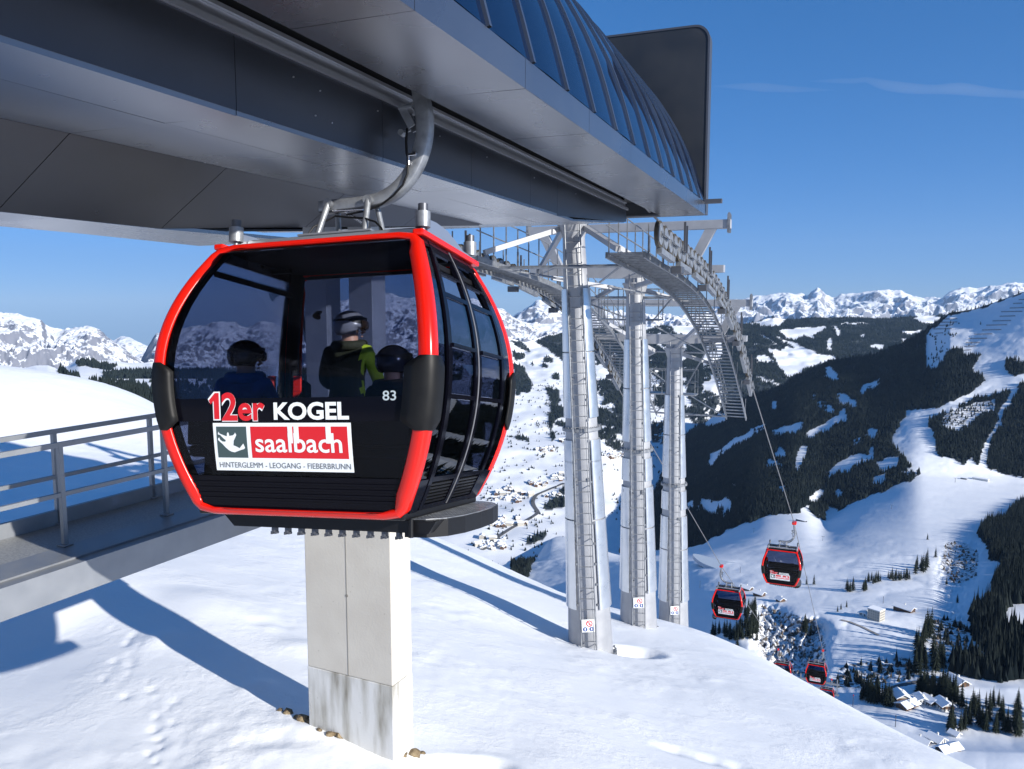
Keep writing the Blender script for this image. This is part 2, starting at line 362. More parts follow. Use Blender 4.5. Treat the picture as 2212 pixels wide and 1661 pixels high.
def snow_z(u, v):
    z = snow_base(u, v)
    z = z + .14*(fbm(u*.16, v*.16, 3, 5)-.5) + .035*(fbm(u*.7, v*.7, 3, 9)-.5)
    rip = fbm(u*.5+40, v*.5, 2, 21); z = z + .035*np.clip(rip-.5, 0, 1)*(fbm(u*2.6, v*2.6, 3, 31)-.5)*4
    def pit(px, py, d, dep, ru, rv, rot=0):
        a, b = uv_of(px, py, d); x = u-a; y = v-b; c, s = math.cos(rot), math.sin(rot)
        q = ((x*c+y*s)/ru)**2 + ((-x*s+y*c)/rv)**2
        return -dep*np.exp(-q) + dep*.06*np.exp(-(np.sqrt(q)-1.7)**2*6)
    z = z + pit(1368,1392,21.5,.75,.55,.42) + pit(992,1604,11.25,.55,.52,.26,.35) + pit(620,1560,11.2,.06,.5,.25)
    for k in range(7):                                   # an old trench of footprints in the open snow
        z = z + pit(1440+k*26, 1545+k*7, 13.8-.05*k, .04+.02*math.sin(k*2.2), .20+.05*math.sin(k*3.1), .16, .3)
    for (px, py, d, h, r) in [(350,1322,14.9,.06,.28),(330,1335,14.6,.04,.4),(640,1330,15.,.06,.4),(700,1320,15.,.05,.5),(560,1440,13.,.08,.25),(480,1300,16.5,.10,.9),(420,1275,17.,.09,.8)]:
        a, b = uv_of(px, py, d); z = z + h*np.exp(-((u-a)**2 + (v-b)**2)/r**2)
    a, b = uv_of(240,1300,15.4); a2, b2 = uv_of(420,1661,9.4)  # a line of ski pole pricks and steps running down to the foreground
    for k in range(46):
        t = k/45; j = math.sin(k*2.4)*.16+.25*math.sin(k*.31); z = z - (.030+.018*math.sin(k*5.1))*np.exp(-((u-(a+(a2-a)*t+j))**2 + (v-(b+(b2-b)*t+.2*math.sin(k*3.7)))**2)/(.07+.03*math.sin(k*1.9))**2)
    return z
def snow_at(u, v): return float(snow_z(np.array([u]), np.array([v]))[0])
ang = np.r_[np.linspace(-62,-34,20)[:-1], np.linspace(-34,34,420), np.linspace(34,62,16)[1:]]; ang = np.radians(ang)
rad = np.r_[np.linspace(3,7,8)[:-1], 7*np.exp(np.linspace(0, math.log(11.5), 330))]
AA, RR = np.meshgrid(ang, rad); UU = RR*np.tan(AA)/np.sqrt(1+np.tan(AA)**2)*1.0; VV = RR/np.sqrt(1+np.tan(AA)**2)
ZZ = snow_z(UU, VV); PP = UU[...,None]*RT + VV[...,None]*FH; PP[...,2] = ZZ
def grid_faces(ni, nj):
    i, j = np.meshgrid(np.arange(ni-1), np.arange(nj-1), indexing='ij'); a = i*nj+j
    return np.stack([a, a+1, a+nj+1, a+nj], -1).reshape(-1, 4)
tag(np_mesh('snow_slope', PP.reshape(-1,3), grid_faces(*AA.shape), M['snow']), 'smooth white snow slope below the lift station', 'snow', kind='structure')
# the snow behind the photographer's back, only there to be lit
ub, vb = np.meshgrid(np.linspace(-80, 45, 40), np.linspace(-45, 5.2, 24)); pb = ub[...,None]*RT + vb[...,None]*FH; pb[...,2] = snow_base(ub, np.full_like(vb, 5.0)) - .15
tag(np_mesh('snow_terrace', pb.reshape(-1,3), grid_faces(*ub.shape), M['snow']), 'flat snow behind the viewpoint', 'snow', kind='structure')

# ------------------------------------------------------------------ far terrain: sheets with surveyed rows
class Relief:
    def __init__(s, xs, rows, sub, dsm=6, ysm=0):
        s.xs = np.asarray(xs, float); Y = []; D = []
        ys_ = [np.interp(s.xs, *zip(*r[0])) for r in rows]; ys_ = [smooth(y[None], ysm, 1)[0] for y in ys_[:-1]]+[ys_[-1]]
        for k in range(len(rows)-1):
            y0 = ys_[k]; y1 = ys_[k+1]
            d0 = np.interp(s.xs, *zip(*rows[k][1])); d1 = np.interp(s.xs, *zip(*rows[k+1][1]))
            n = sub[k]
            for i in range(n + (k == len(rows)-2)):
                t = i/n; Y.append(y0+(y1-y0)*t); D.append(np.exp(np.log(d0)*(1-t)+np.log(d1)*t))
        s.Y = np.array(Y); s.D = np.exp(smooth(smooth(np.log(np.array(D)), dsm, 0), dsm*6, 1))
    def warp(s, amp, sc, o=4, seed=0, ridged=False, fade=0):
        P = atv(s.xs[None], s.Y, s.D); n = fbm(P[...,0]/sc, P[...,1]/sc+P[...,2]/sc*1.3, o, seed, ridged)-.5
        s.D = s.D*(1+amp*n); return s
    def pts(s): return atv(s.xs[None], s.Y, s.D)
    def P(s, px, py):
        j = np.interp(px, s.xs, np.arange(len(s.xs))); j0 = int(j); j1 = min(j0+1, len(s.xs)-1); f = j-j0
        y = s.Y[:,j0]*(1-f)+s.Y[:,j1]*f; d = s.D[:,j0]*(1-f)+s.D[:,j1]*f
        return at(px, py, float(np.interp(-py, -y, d)))
    def mesh(s, name, m, label, forest=None, scrub=None, back=(40, 1.12)):
        P = s.pts(); ni, nj = s.Y.shape
        yb = s.Y[-1:]+np.array([back[0]*.5, back[0]*2.5])[:,None]; db = s.D[-1:]*np.array([1+(back[1]-1)*.5, back[1]*1.1])[:,None]
        PB = atv(s.xs[None], yb, db); V = np.concatenate([P, PB], 0)
        o = np_mesh(name, V.reshape(-1,3), grid_faces(ni+2, nj), m)
        for nm, fn in (('forest', forest), ('scrub', scrub)):
            a = o.data.attributes.new(nm, 'FLOAT', 'POINT'); val = np.zeros((ni+2, nj))
            if fn is not None: val[:ni] = fn(np.broadcast_to(s.xs[None], s.Y.shape), s.Y); val[ni:] = val[ni-1]
            a.data.foreach_set('value', val.astype(np.float32).ravel())
        return tag(o, label, 'terrain', kind='structure')
    def scatter(s, mask, per_m2, seed, rows=None):
        """points spread evenly over the ground where mask(px,py) is true"""
        r = np.random.default_rng(seed); P = s.pts(); a = P[1:,:-1]-P[:-1,:-1]; b = P[:-1,1:]-P[:-1,:-1]
        ar = np.abs(a[...,0]*b[...,1]-a[...,1]*b[...,0]); cx = (s.xs[:-1]+s.xs[1:])/2; cy = (s.Y[1:,:-1]+s.Y[:-1,1:])/2
        mk = mask(np.broadcast_to(cx[None], cy.shape), cy).astype(float); cnt = r.poisson(ar*per_m2*mk)
        i, j = np.nonzero(cnt); k = np.repeat(np.arange(len(i)), cnt[i,j]); i = i[k]; j = j[k]; f = r.random((len(i),2))
        Q = P[i,j]*((1-f[:,:1])*(1-f[:,1:])) + P[i+1,j]*(f[:,:1]*(1-f[:,1:])) + P[i,j+1]*((1-f[:,:1])*f[:,1:]) + P[i+1,j+1]*(f[:,:1]*f[:,1:])
        return Q
def tree_mass(name, Q, h, rad, m, label, seed=1, tiers=2, n=5):
    """many small conifers as one body of forest"""
    r = np.random.default_rng(seed); k = len(Q); H = h*(.55+.75*r.random(k)); Rr = rad*(.7+.6*r.random(k)); ph = r.random(k)*6.28
    V = []; F = []; base = 0; per = tiers*(n+1); vv = np.zeros((k, per, 3)); ff = []
    for t in range(tiers):
        z0 = .06+.36*t/max(1,tiers-1)*(tiers > 1); z1 = 1.0 if t == tiers-1 else .72
        sc = 1.0-.42*t
        for q in range(n):
            a = ph+6.283*q/n+t*.6; jj = .75+.5*r.random(k)
            vv[:,t*(n+1)+q,0] = np.cos(a)*Rr*sc*jj; vv[:,t*(n+1)+q,1] = np.sin(a)*Rr*sc*jj; vv[:,t*(n+1)+q,2] = H*z0
        vv[:,t*(n+1)+n,2] = H*z1
        ff += [(t*(n+1)+q, t*(n+1)+(q+1) % n, t*(n+1)+n) for q in range(n)]
    vv += Q[:,None,:]; vv[:,:,2] -= .3
    ff = np.array(ff); Fc = (np.arange(k)*per)[:,None,None] + ff[None]
    o = np_mesh(name, vv.reshape(-1,3), Fc.reshape(-1,3), m, smooth=False)
    return tag(o, label, 'forest', kind='stuff')
def foliage(name, c1, c2, sc):
    m = noisy(mat(name, rough=.9), sc, c1, c2, detail=4.0, lo=.35, hi=.68); nodes(m)[2].inputs['Specular IOR Level'].default_value = .1
    return m
M['fir'] = foliage('fir_foliage', (.007,.012,.013), (.020,.026,.024), .02)
M['fir_near'] = foliage('near_fir_foliage', (.009,.014,.011), (.026,.032,.022), .35)
M['fir_far'] = foliage('far_fir_foliage', (.009,.016,.018), (.024,.032,.030), .004)
M['bark'] = noisy(mat('bark', rough=.95), 6., (.05,.035,.025), (.10,.075,.055))
M['scrub'] = foliage('bare_scrub', (.09,.07,.055), (.17,.14,.11), .2)

# ---- L1: the slope across the gully with the piste, and the dark ridge above it
Z4 = lambda p: zt(2200,850,.48373,p); Z8 = lambda p: zt(2700,900,.45166,p); Z5 = lambda p: zt(2200,1600,.51467,p); ZA = lambda p: zt(1480,1050,.51163,p); ZC = lambda p: zt(2700,1900,.33411,p)
crest1 = [(1100,1330),(1140,1230),(1160,1120),(1174,1066),(1226,1032),(1309,997),(1354,987),(1413,975),(1451,957),(1488,933),(1521,915),(1550,892),(1573,873),(1619,853),(1691,833),(1717,811),(1802,776),(1887,765),(1946,742),(1999,712),(2025,694),(2051,676),(2103,668),(2142,655),(2212,630),(2400,570),(2600,520)]
foot1 = [(1100,1340),(1140,1255),(1160,1190),(1176,1135),(1226,1140),(1312,1180),(1340,1195),(1490,1185),(1530,1165),(1600,1135),(1650,1115),(1700,1107),(1745,1105),(1780,1122),(1850,1085),(1950,1042),(1980,1032),(2050,1035),(2212,1040),(2600,1060)]
C = lambda *p: list(p)
xs1 = np.arange(1104, 2602, 3.2)
L1 = Relief(xs1, [
 ([(1140,1900),(2600,1900)], [(1140,330),(2600,380)]),
 ([(1140,1600),(2600,1640)], [(1140,620),(1900,560),(2600,520)]),
 ([(1140,1480),(2600,1490)], [(1140,850),(1900,660),(2600,620)]),
 ([(1140,1330),(2600,1330)], [(1140,1300),(1600,860),(2600,780)]),
 ([(1140,1215),(2600,1200)], [(1140,2000),(1500,1250),(1900,1150),(2600,1080)]),
 (foot1, [(1140,3100),(1312,2750),(1490,2050),(1700,2000),(1950,2150),(2212,2150),(2600,2000)]),
 (crest1, [(1140,3300),(1174,4500),(1310,4450),(1488,4250),(1700,3700),(1900,3400),(2100,3150),(2212,3000),(2600,2600)])],
 [12,26,60,60,60,170], 30, 40)
_D0 = L1.D.copy(); L1.warp(.042, 300., 3, 3).warp(.012, 60., 4, 8, True)
_X = np.broadcast_to(L1.xs[None], L1.Y.shape); _k = smooth(smooth((_X > 1500)*(L1.Y < 1160)*1.0, 25, 0), 25, 1)*.72
L1.D = _D0*_k+L1.D*(1-_k)
_g = np.zeros(L1.Y.shape); _X = np.broadcast_to(L1.xs[None], L1.Y.shape)
for _p, _a in ((Z5([(430,640),(560,660),(640,760),(700,760),(790,740),(850,770),(840,860),(800,960),(850,1040),(760,1130),(520,1060),(420,900),(430,780)]), .032), (Z5([(1560,380),(1640,250),(1800,240),(1830,330),(1780,500),(1680,640),(1740,720),(1600,740),(1560,600)]), .022), (Z5([(880,1090),(960,1030),(1380,980),(1400,1110),(1100,1170),(880,1170)]), .012)):
    _g += _a*inpoly(_X, L1.Y, _p)
_g = smooth(smooth(_g, 40, 0), 40, 1); _r = fbm(_X/9., L1.Y/14.+_X/30., 4, 91, True)-.5
L1.D = L1.D*(1+_g*(1+.0*_r)+np.where(_g > 0, _g*.9*_r, 0))

P_PISTE = Z8([(1262,390),(1100,440),(960,520),(905,600),(970,640),(990,700),(900,770),(650,890),(415,925),(420,960),(330,1080),(320,1140),(400,1190),(480,1290),(550,1350),(440,1440),(230,1490),(100,1570),(0,1640),(1700,1900),(1900,380)])
P_FENCE = Z8([(680,270),(850,210),(960,190),(1262,70),(1700,-150),(1700,390),(1262,390),(1100,440),(950,500),(860,510),(830,440),(760,450),(700,520),(620,600),(560,590),(570,450),(560,380)])
P_MIDF = Z8([(580,960),(700,900),(900,810),(1060,770),(1165,740),(1165,800),(1100,900),(1050,1050),(990,1150),(960,1230),(930,1300),(900,1240),(830,1290),(720,1250),(650,1200),(620,1060),(585,1030)])
P_MIDS = Z8([(660,1000),(700,930),(850,880),(1050,830),(1060,880),(900,950),(820,1020),(740,1020)])
P_RF = Z8([(1200,700),(1262,690),(1900,640),(1900,1420),(1262,1390),(1160,1365),(1000,1320),(990,1240),(1060,1080),(1120,920),(1190,800)])
P_UF = Z8([(1125,590),(1140,520),(1200,530),(1262,560),(1262,640),(1190,665),(1150,640)])
SNOW1 = [Z8([(85,770),(160,720),(240,675),(235,700),(130,770)]), Z4([(125,1300),(150,1240),(300,1130),(480,1040),(510,1050),(380,1120),(220,1220),(150,1290)]), Z4([(770,1100),(900,1020),(1040,965),(1030,1000),(880,1080),(820,1120)]),
 Z4([(690,1330),(700,1240),(750,1180),(790,1200),(740,1290),(700,1345)]), Z4([(920,1360),(1000,1280),(1180,1230),(1200,1250),(1050,1340),(940,1380)]), Z4([(1170,1250),(1180,1200),(1215,1190),(1200,1280)]), Z4([(1200,1310),(1300,1260),(1400,1260),(1390,1310),(1280,1330)]),
 Z4([(790,1530),(870,1470),(900,1490),(820,1560)]), Z4([(550,1240),(600,1200),(650,1250)]), Z4([(550,1080),(650,1060),(780,1020),(700,1090),(580,1100)]), Z4([(1210,1390),(1290,1360),(1310,1400),(1220,1430)]), Z4([(1110,830),(1180,770),(1260,735),(1240,770),(1130,830)]), Z4([(1410,1340),(1500,1330),(1490,1360),(1420,1355)])]
FOR1 = [Z5([(1790,210),(1850,130),(1960,120),(2020,40),(2079,0),(2700,-60),(2700,620),(2000,640),(1960,700),(1940,770),(2079,800),(2700,820),(2700,1120),(1850,1110),(1700,1090),(1620,1060),(1640,960),(1720,960),(1840,990),(1840,940),(1740,820),(1740,700),(1800,640),(1870,620),(1900,500),(1960,380),(1870,370),(1860,280)])]
STANDS = [Z5([(1380,890),(1440,890),(1455,960),(1480,1080),(1400,1080)]), Z5([(1440,800),(1500,800),(1505,890),(1450,890)]), Z5([(1510,970),(1570,960),(1590,1070),(1500,1090)]),
 Z5([(1090,540),(1110,490),(1160,480),(1190,490),(1190,505),(1120,520),(1080,585),(1065,565)]), Z5([(1230,475),(1280,470),(1370,470),(1370,492),(1230,502)]), Z5([(1380,458),(1410,400),(1470,390),(1500,452),(1440,462)]), Z5([(950,552),(960,545),(1040,560),(1030,572)]),
 Z5([(110,835),(200,790),(330,770),(340,690),(400,660),(432,700),(432,870),(300,870),(180,850)]), Z5([(690,800),(720,790),(760,840),(720,825)]),
 Z5([(1050,1232),(1090,1200),(1150,1200),(1240,1235),(1280,1290),(1180,1270)]), Z5([(1400,1195),(1430,1165),(1600,1160),(1650,1190),(1670,1262),(1500,1222)]), Z5([(1570,1435),(1590,1390),(1680,1380),(1760,1290),(1920,1270),(1960,1310),(2079,1320),(2300,1330),(2300,1430),(2020,1460),(1800,1425),(1640,1435)])]
P_SCRUB = [Z5([(450,650),(640,700),(800,760),(850,900),(850,1000),(750,1120),(520,1050),(430,900)]), Z5([(880,1080),(960,1020),(1100,1000),(1380,960),(1400,1100),(1100,1160),(880,1160)]), Z5([(1500,740),(1620,730),(1720,760),(1740,960),(1600,960),(1520,900)]), Z5([(1600,250),(1720,260),(1800,330),(1780,480),(1640,520),(1560,400)])]
def forest1(px, py):
    return forest_base(px, py) & forest_base(px, py-8.)            # the tops, not the feet, draw a wood's upper edge
def forest_base(px, py):
    jx = 7*(fbm(px/22., py/16., 2, 41)-.5)*2; jy = 6*(fbm(px/18., py/18., 2, 43)-.5)*2; x = px+jx; y = py+jy
    ft = np.interp(x, *zip(*foot1)); f = (y < ft)
    f &= ~inpoly(x, y, P_PISTE); f &= ~inpoly(x, y, P_FENCE)
    for p in SNOW1: f &= ~inpoly(x, y, p)
    f &= ~((fbm(px/40., py/26., 3, 77) > .77) & (px < 1900))
    f |= inpoly(x, y, P_MIDF) & ~inpoly(x, y, P_MIDS); f |= inpoly(x, y, P_RF); f |= inpoly(x, y, P_UF)
    for p in FOR1: f |= inpoly(x, y, p)
    return f
def scrub1(px, py):
    r = np.zeros(px.shape)
    for p in P_SCRUB: r = np.maximum(r, inpoly(px, py, p)*1.0)
    return np.maximum(r, inpoly(px, py, P_MIDS)*.8)
M['terr1'] = snow_far('piste_snow', .012, rock=(.20,.18,.17), rockt=(.80,.88), steep=.50)
L1.mesh('mountainside', M['terr1'], 'snowy mountainside with a winding piste and dark ridge', forest1, scrub1)
tree_mass('spruce_forest', L1.scatter(lambda x, y: forest1(x, y), 1/34., 4), 16, 2.9, M['fir'], 'dark spruce forest covering the shaded ridge beside the piste', 3)
sp = lambda x, y: inpoly(x, y, P_FENCE) & (fbm(x/14., y/12., 2, 55) > .50+np.clip((x-1990)/400., 0, .3)) & (x < 2120)
tree_mass('scattered_spruces', np.concatenate([L1.scatter(sp, 1/170., 5), L1.scatter(lambda x, y: inpoly(x, y, P_MIDS), 1/160., 6)]), 11, 2.4, M['fir'], 'small scattered spruces on the snow at the forest edge', 4)
tree_mass('bare_bushes', L1.scatter(lambda x, y: (scrub1(x, y) > .9) & (fbm(x/6., y/6., 2, 5) > .5), 1/75., 9), 4.0, 1.8, M['scrub'], 'brown leafless bushes in the snowy gully', 5, tiers=2, n=5)

# ---- L2: the sunny valley side with villages
crest2 = [(150,815),(330,815),(500,810),(700,790),(900,770),(1050,742),(1103,731),(1134,739),(1153,733),(1182,723),(1230,716),(1300,706),(1400,706),(1500,702),(1560,697),(1612,699),(1671,685),(1701,690),(1766,686),(1848,685),(1914,688),(1979,683),(2035,680),(2120,690),(2400,690)]
xs2 = np.arange(150, 2400, 3.5)
L2 = Relief(xs2, [
 ([(150,1420),(2400,1420)], [(150,1500),(2400,1300)]),
 ([(150,1230),(2400,1230)], [(150,2200),(1300,2300),(2400,2900)]),
 ([(150,1100),(2400,1080)], [(150,2900),(1300,2950),(1600,3600),(2400,4000)]),
 ([(150,980),(2400,960)], [(150,3500),(1300,3600),(1600,4300),(2400,4600)]),
 ([(150,890),(1300,860),(1600,820),(2400,800)], [(150,4300),(1300,4600),(2400,5400)]),
 (crest2, [(150,5600),(1100,6000),(1400,7000),(2400,8000)])], [8,30,34,34,70], 10)
L2.warp(.08, 800., 4, 13).warp(.022, 150., 3, 18)
FOR2 = [ZA(p) for p in ([(290,75),(340,70),(400,110),(410,145),(380,130),(330,110)],[(310,140),(370,160),(380,185),(320,200)],[(310,205),(380,250),(390,290),(440,350),(420,390),(330,415),(315,330)],
 [(450,75),(560,40),(660,0),(760,-40),(1040,-60),(1040,180),(860,120),(760,240),(660,235),(590,175),(520,130)],[(500,170),(560,180),(560,210),(510,205)],[(490,215),(520,225),(525,245),(490,240)],[(415,215),(435,220),(430,235)],[(555,285),(600,290),(600,315),(560,310)],
 [(520,375),(560,370),(600,385),(590,470),(560,480),(540,440)],[(540,480),(600,480),(655,510),(640,540),(570,560),(550,640),(580,690),(550,700),(530,600)],[(570,570),(640,580),(640,610),(570,610)],[(860,310),(900,320),(1030,390),(1030,560),(980,550),(920,450),(870,400)],[(840,100),(1000,220),(1030,340),(900,250),(850,200)],
 [(870,500),(960,560),(1000,640),(1020,670),(960,640),(930,590)],[(320,670),(360,665),(410,690),(415,705),(330,690)],[(400,1320),(440,1290),(500,1260),(510,1300),(460,1330),(400,1355)],[(500,1100),(560,1060),(660,930),(700,900),(700,1100),(600,1120),(500,1130)],
 [(1170,60),(1240,130),(1310,170),(1310,330),(1230,290),(1180,200)],[(1390,60),(1500,60),(1500,560),(1440,480),(1390,420)],[(1180,350),(1290,380),(1290,480),(1200,440)])]
FOR2 += [[(150,810),(330,800),(520,800),(560,860),(420,900),(300,900),(150,900)]]
SN2R = [Z4(p) for p in ([(380,380),(560,335),(640,345),(600,400),(560,400),(450,390)],[(590,430),(640,415),(900,395),(910,410),(830,450),(840,480),(820,475),(760,470),(700,490),(640,480)],[(460,440),(520,470),(580,510),(570,515),(470,455)],[(560,460),(640,490),(700,510),(800,560),(960,600),(970,612),(860,640),(760,690),(650,740),(610,690),(580,640),(530,560),(525,535),(600,560),(640,530),(700,540),(640,510)],
 [(900,490),(945,465),(950,520),(930,570),(915,530)],[(950,390),(980,395),(1000,460),(985,470)],[(1200,520),(1280,510),(1280,545),(1200,545)],[(1405,430),(1540,425),(1530,450),(1410,448)],[(1395,470),(1450,480),(1400,510)],[(1470,340),(1530,322),(1640,335),(1670,350),(1600,385),(1560,375)],[(1120,455),(1150,440),(1160,460),(1130,475)],[(440,600),(520,590),(560,630),(450,635)],[(440,720),(610,780),(600,790),(450,740)],[(1130,330),(1230,335),(1230,345),(1150,340)],[(1000,370),(1190,372),(1190,382),(1010,385)],[(0,930),(60,870),(190,965),(140,1000),(20,960)],[(420,510),(480,510),(475,520),(425,520)])]
def forest2(px, py):
    x = px+8*(fbm(px/14., py/10., 2, 61)-.5); y = py+7*(fbm(px/12., py/12., 2, 63)-.5)
    r = (x > 1560)
    for p in SN2R: r &= ~inpoly(x, y, p)
    for p in FOR2: r |= inpoly(x, y, p)
    n = fbm(px/34., py/20., 3, 88)
    r |= (x > 1225) & (x <= 1570) & (y < 980) & (n > .47) & ~((n > .60) & (n < .63))
    r |= (x < 1000) & (n > .60) & (y < 900)
    return r
M['terr2'] = snow_far('valley_snow', .004, floor=(.030,.038,.046))
L2.mesh('valley', M['terr2'], 'sunlit snowy valley side with forest patches and villages', lambda x, y: forest2(x, y)*1.0, None)
tree_mass('valley_forest', L2.scatter(forest2, 1/200., 14), 20, 4.6, M['fir_far'], 'dark conifer forest patches on the sunny valley side', 13, tiers=1, n=5)
ln2 = lambda x, y: (x > 1010) & (x < 1460) & (y > 820) & ~forest2(x, y) & (fbm(x/16., (y-.25*x)/3.0, 2, 99) > .665)
tree_mass('hedgerow_trees', L2.scatter(ln2, 1/420., 15), 11, 3.2, M['fir_far'], 'rows of small trees and hedges on the valley meadows', 14, tiers=1, n=5)

# ---- far rocky mountains
M['rock_l'] = snow_far('rocky_mountain_snow', .0085, rock=(.20,.21,.25), rockt=(.47,.56), steep=.75)
M['rock_r'] = snow_far('far_mountain_snow', .0040, rock=(.24,.25,.29), rockt=(.51,.61), steep=.75)
def range_(name, ridge, d0, d1, ybase, m, label, seed, sc, amp, step=2.2, jag=3.0):
    xs = np.arange(ridge[0][0], ridge[-1][0]+.1, step); y = np.interp(xs, *zip(*ridge)); y = smooth(y[None], 2, 1)[0]
    rl = list(zip(xs, y)); a, b = ridge[0][0], ridge[-1][0]
    L = Relief(xs, [([(a,ybase),(b,ybase)], [(a,d0),(b,d0)]), (rl, [(a,d1),(b,d1)])], [150], 2)
    # a true height field: spurs, gullies and ledges added to the height, fading out at the crest line
    t = np.linspace(0, 1, L.Y.shape[0])[:,None]; P = L.pts(); hx = P[...,0]/sc; hy = P[...,1]/sc
    wx = hx+.35*(fbm(hx*1.3, hy*1.3, 3, seed+3)-.5); wy = hy+.35*(fbm(hx*1.3+9, hy*1.3, 3, seed+4)-.5)
    n = fbm(wx, wy, 7, seed, True, .52)-.58; n2 = fbm(wx*3.1, wy*3.1, 5, seed+6, True, .6)-.58
    env = np.minimum(1, (1-t)*2.0)*np.minimum(1, .35+t*2.5)+.04
    P[...,2] += amp*((n-.08+.38*n2)*env+(n+.9*n2)*.19)
    rd = P[-1:].copy(); rd[...,2] = 0; rd /= np.linalg.norm(rd, axis=2, keepdims=True); V = np.concatenate([P, P[-1:]+rd*900+np.array([0,0,-420.]), P[-1:]+rd*2600+np.array([0,0,-1700.])], 0)
    o = np_mesh(name, V.reshape(-1,3), grid_faces(V.shape[0], V.shape[1]), m)
    for nm in ('forest','scrub'): o.data.attributes.new(nm, 'FLOAT', 'POINT')
    tag(o, label, 'terrain', kind='structure'); return L
range_('rocky_mountains', [(-300,640),(-120,655),(0,673),(8,678),(41,679),(73,687),(90,692),(98,703),(121,710),(145,704),(196,709),(217,722),(235,734),(265,752),(300,775),(330,800),(380,830)], 7200, 10200, 850, M['rock_l'], 'jagged snow dusted rocky mountains at the far left', 5, 1500., 620.)
range_('distant_mountains', [(150,760),(220,742),(261,726),(285,732),(310,742),(350,752),(420,770)], 19000, 22000, 800, M['rock_r'], 'pale blue mountains in the gap beside the rocky range', 6, 2600., 700.)
range_('snowy_mountains', [(296,800),(318,752),(330,734),(338,724),(355,722),(411,710),(472,691),(533,706),(570,687),(617,710),(669,659),(720,655),(780,645),(850,640),(950,650),(1040,655),(1081,665),(1105,686),(1140,694),(1230,702),(1330,712),(1420,720)], 8200, 11500, 860, M['rock_l'], 'snow covered rocky mountains behind the red cabin', 7, 1500., 620.)
range_('snowy_peak', [(1000,720),(1060,700),(1108,686),(1140,663),(1150,658),(1158,652),(1166,649),(1174,653),(1182,649),(1195,652),(1205,657),(1230,660),(1300,674),(1400,690),(1500,688),(1560,676)], 12500, 15500, 740, M['rock_r'], 'tall snowy peak with a blue shaded flank beside the grey tower', 8, 2000., 850., jag=1.5)
range_('mountain_range', [(1480,690),(1540,664),(1580,648),(1619,643),(1671,640),(1704,637),(1717,641),(1730,638),(1743,645),(1752,637),(1766,626),(1774,631),(1783,638),(1802,645),(1815,638),(1848,634),(1870,629),(1894,624),(1920,625),(1930,631),(1946,629),(1962,637),(1992,646),(2018,643),(2035,645),(2044,634),(2064,621),(2093,616),(2110,618),(2140,614),(2175,611),(2192,606),(2212,612),(2300,600),(2450,630)], 17500, 23000, 730, M['rock_r'], 'long range of snowy peaks along the right horizon', 9, 2600., 1050., jag=2.0)
# ---- white hills behind the left shoulder of the slope
hl = Relief(np.arange(-120, 620, 4.), [([(-120,960),(620,1000)], [(-120,300),(620,600)]), ([(-120,870),(620,920)], [(-120,700),(620,900)]),
 ([(-120,815),(0,799),(33,799),(78,789),(104,789),(147,804),(168,809),(196,812),(250,830),(330,850),(620,880)], [(-120,1400),(620,1500)])], [20,40], 6)
hl.warp(.05, 150., 3, 23)
def forest_h(px, py): return ((px > 128) & (px < 172) & (py > 800+(px-128)*.42) & (py < 812+(px-128)*.42)) | ((px > 190) & (py > 832+4*(fbm(px/9., py/9., 2, 7)-.5)*4))
M['hillsnow'] = snow_far('hill_snow', .006, floor=(.030,.038,.040))
hl.mesh('snow_hills', M['hillsnow'], 'rounded white hill behind the left snow slope', lambda x, y: forest_h(x, y)*1.0)
tree_mass('hill_forest', hl.scatter(forest_h, 1/70., 24), 15, 3.6, M['fir_far'], 'dark wood in the dip behind the left snow slope', 23, tiers=1)
h2 = Relief(np.arange(60, 700, 4.), [([(60,900),(700,930)], [(60,1800),(700,2000)]), ([(60,830),(700,850)], [(60,2500),(700,2600)]),
 ([(60,820),(147,790),(169,773),(190,774),(212,778),(241,778),(277,784),(310,784),(326,781),(400,790),(700,800)], [(60,3600),(700,3800)])], [16,40], 5)
h2.warp(.06, 400., 3, 27)
def forest_k(px, py): return inpoly(px+5*(fbm(px/8., py/8., 2, 3)-.5), py, [(165,784),(178,778),(205,780),(222,786),(250,790),(238,800),(205,795),(185,790),(168,792)]) | ((px > 222) & (py > 803-(px-222)*.02) & (py < 818)) | ((px > 205) & (py > 822) & (fbm(px/20., py/7., 2, 9) > .42))
h2.mesh('far_snow_hills', M['hillsnow'], 'white hills with brown woods in front of the rocky range', lambda x, y: forest_k(x, y)*1.0)
tree_mass('ridge_wood', h2.scatter(forest_k, 1/150., 28), 17, 5.0, M['fir_far'], 'brownish wood along the white hill in front of the rocks', 27, tiers=1)
# ---- one sheet of ground far below everything, out to the horizon
gm = MB(); gs = 24000.
gm.add([(-gs,-gs,-1900),(gs,-gs,-1900),(gs,gs,-1900),(-gs,gs,-1900)], [(0,1,2,3)]); tag(gm.build('ground', M['terr2']), 'snow covered valley ground far below', 'ground', kind='structure')

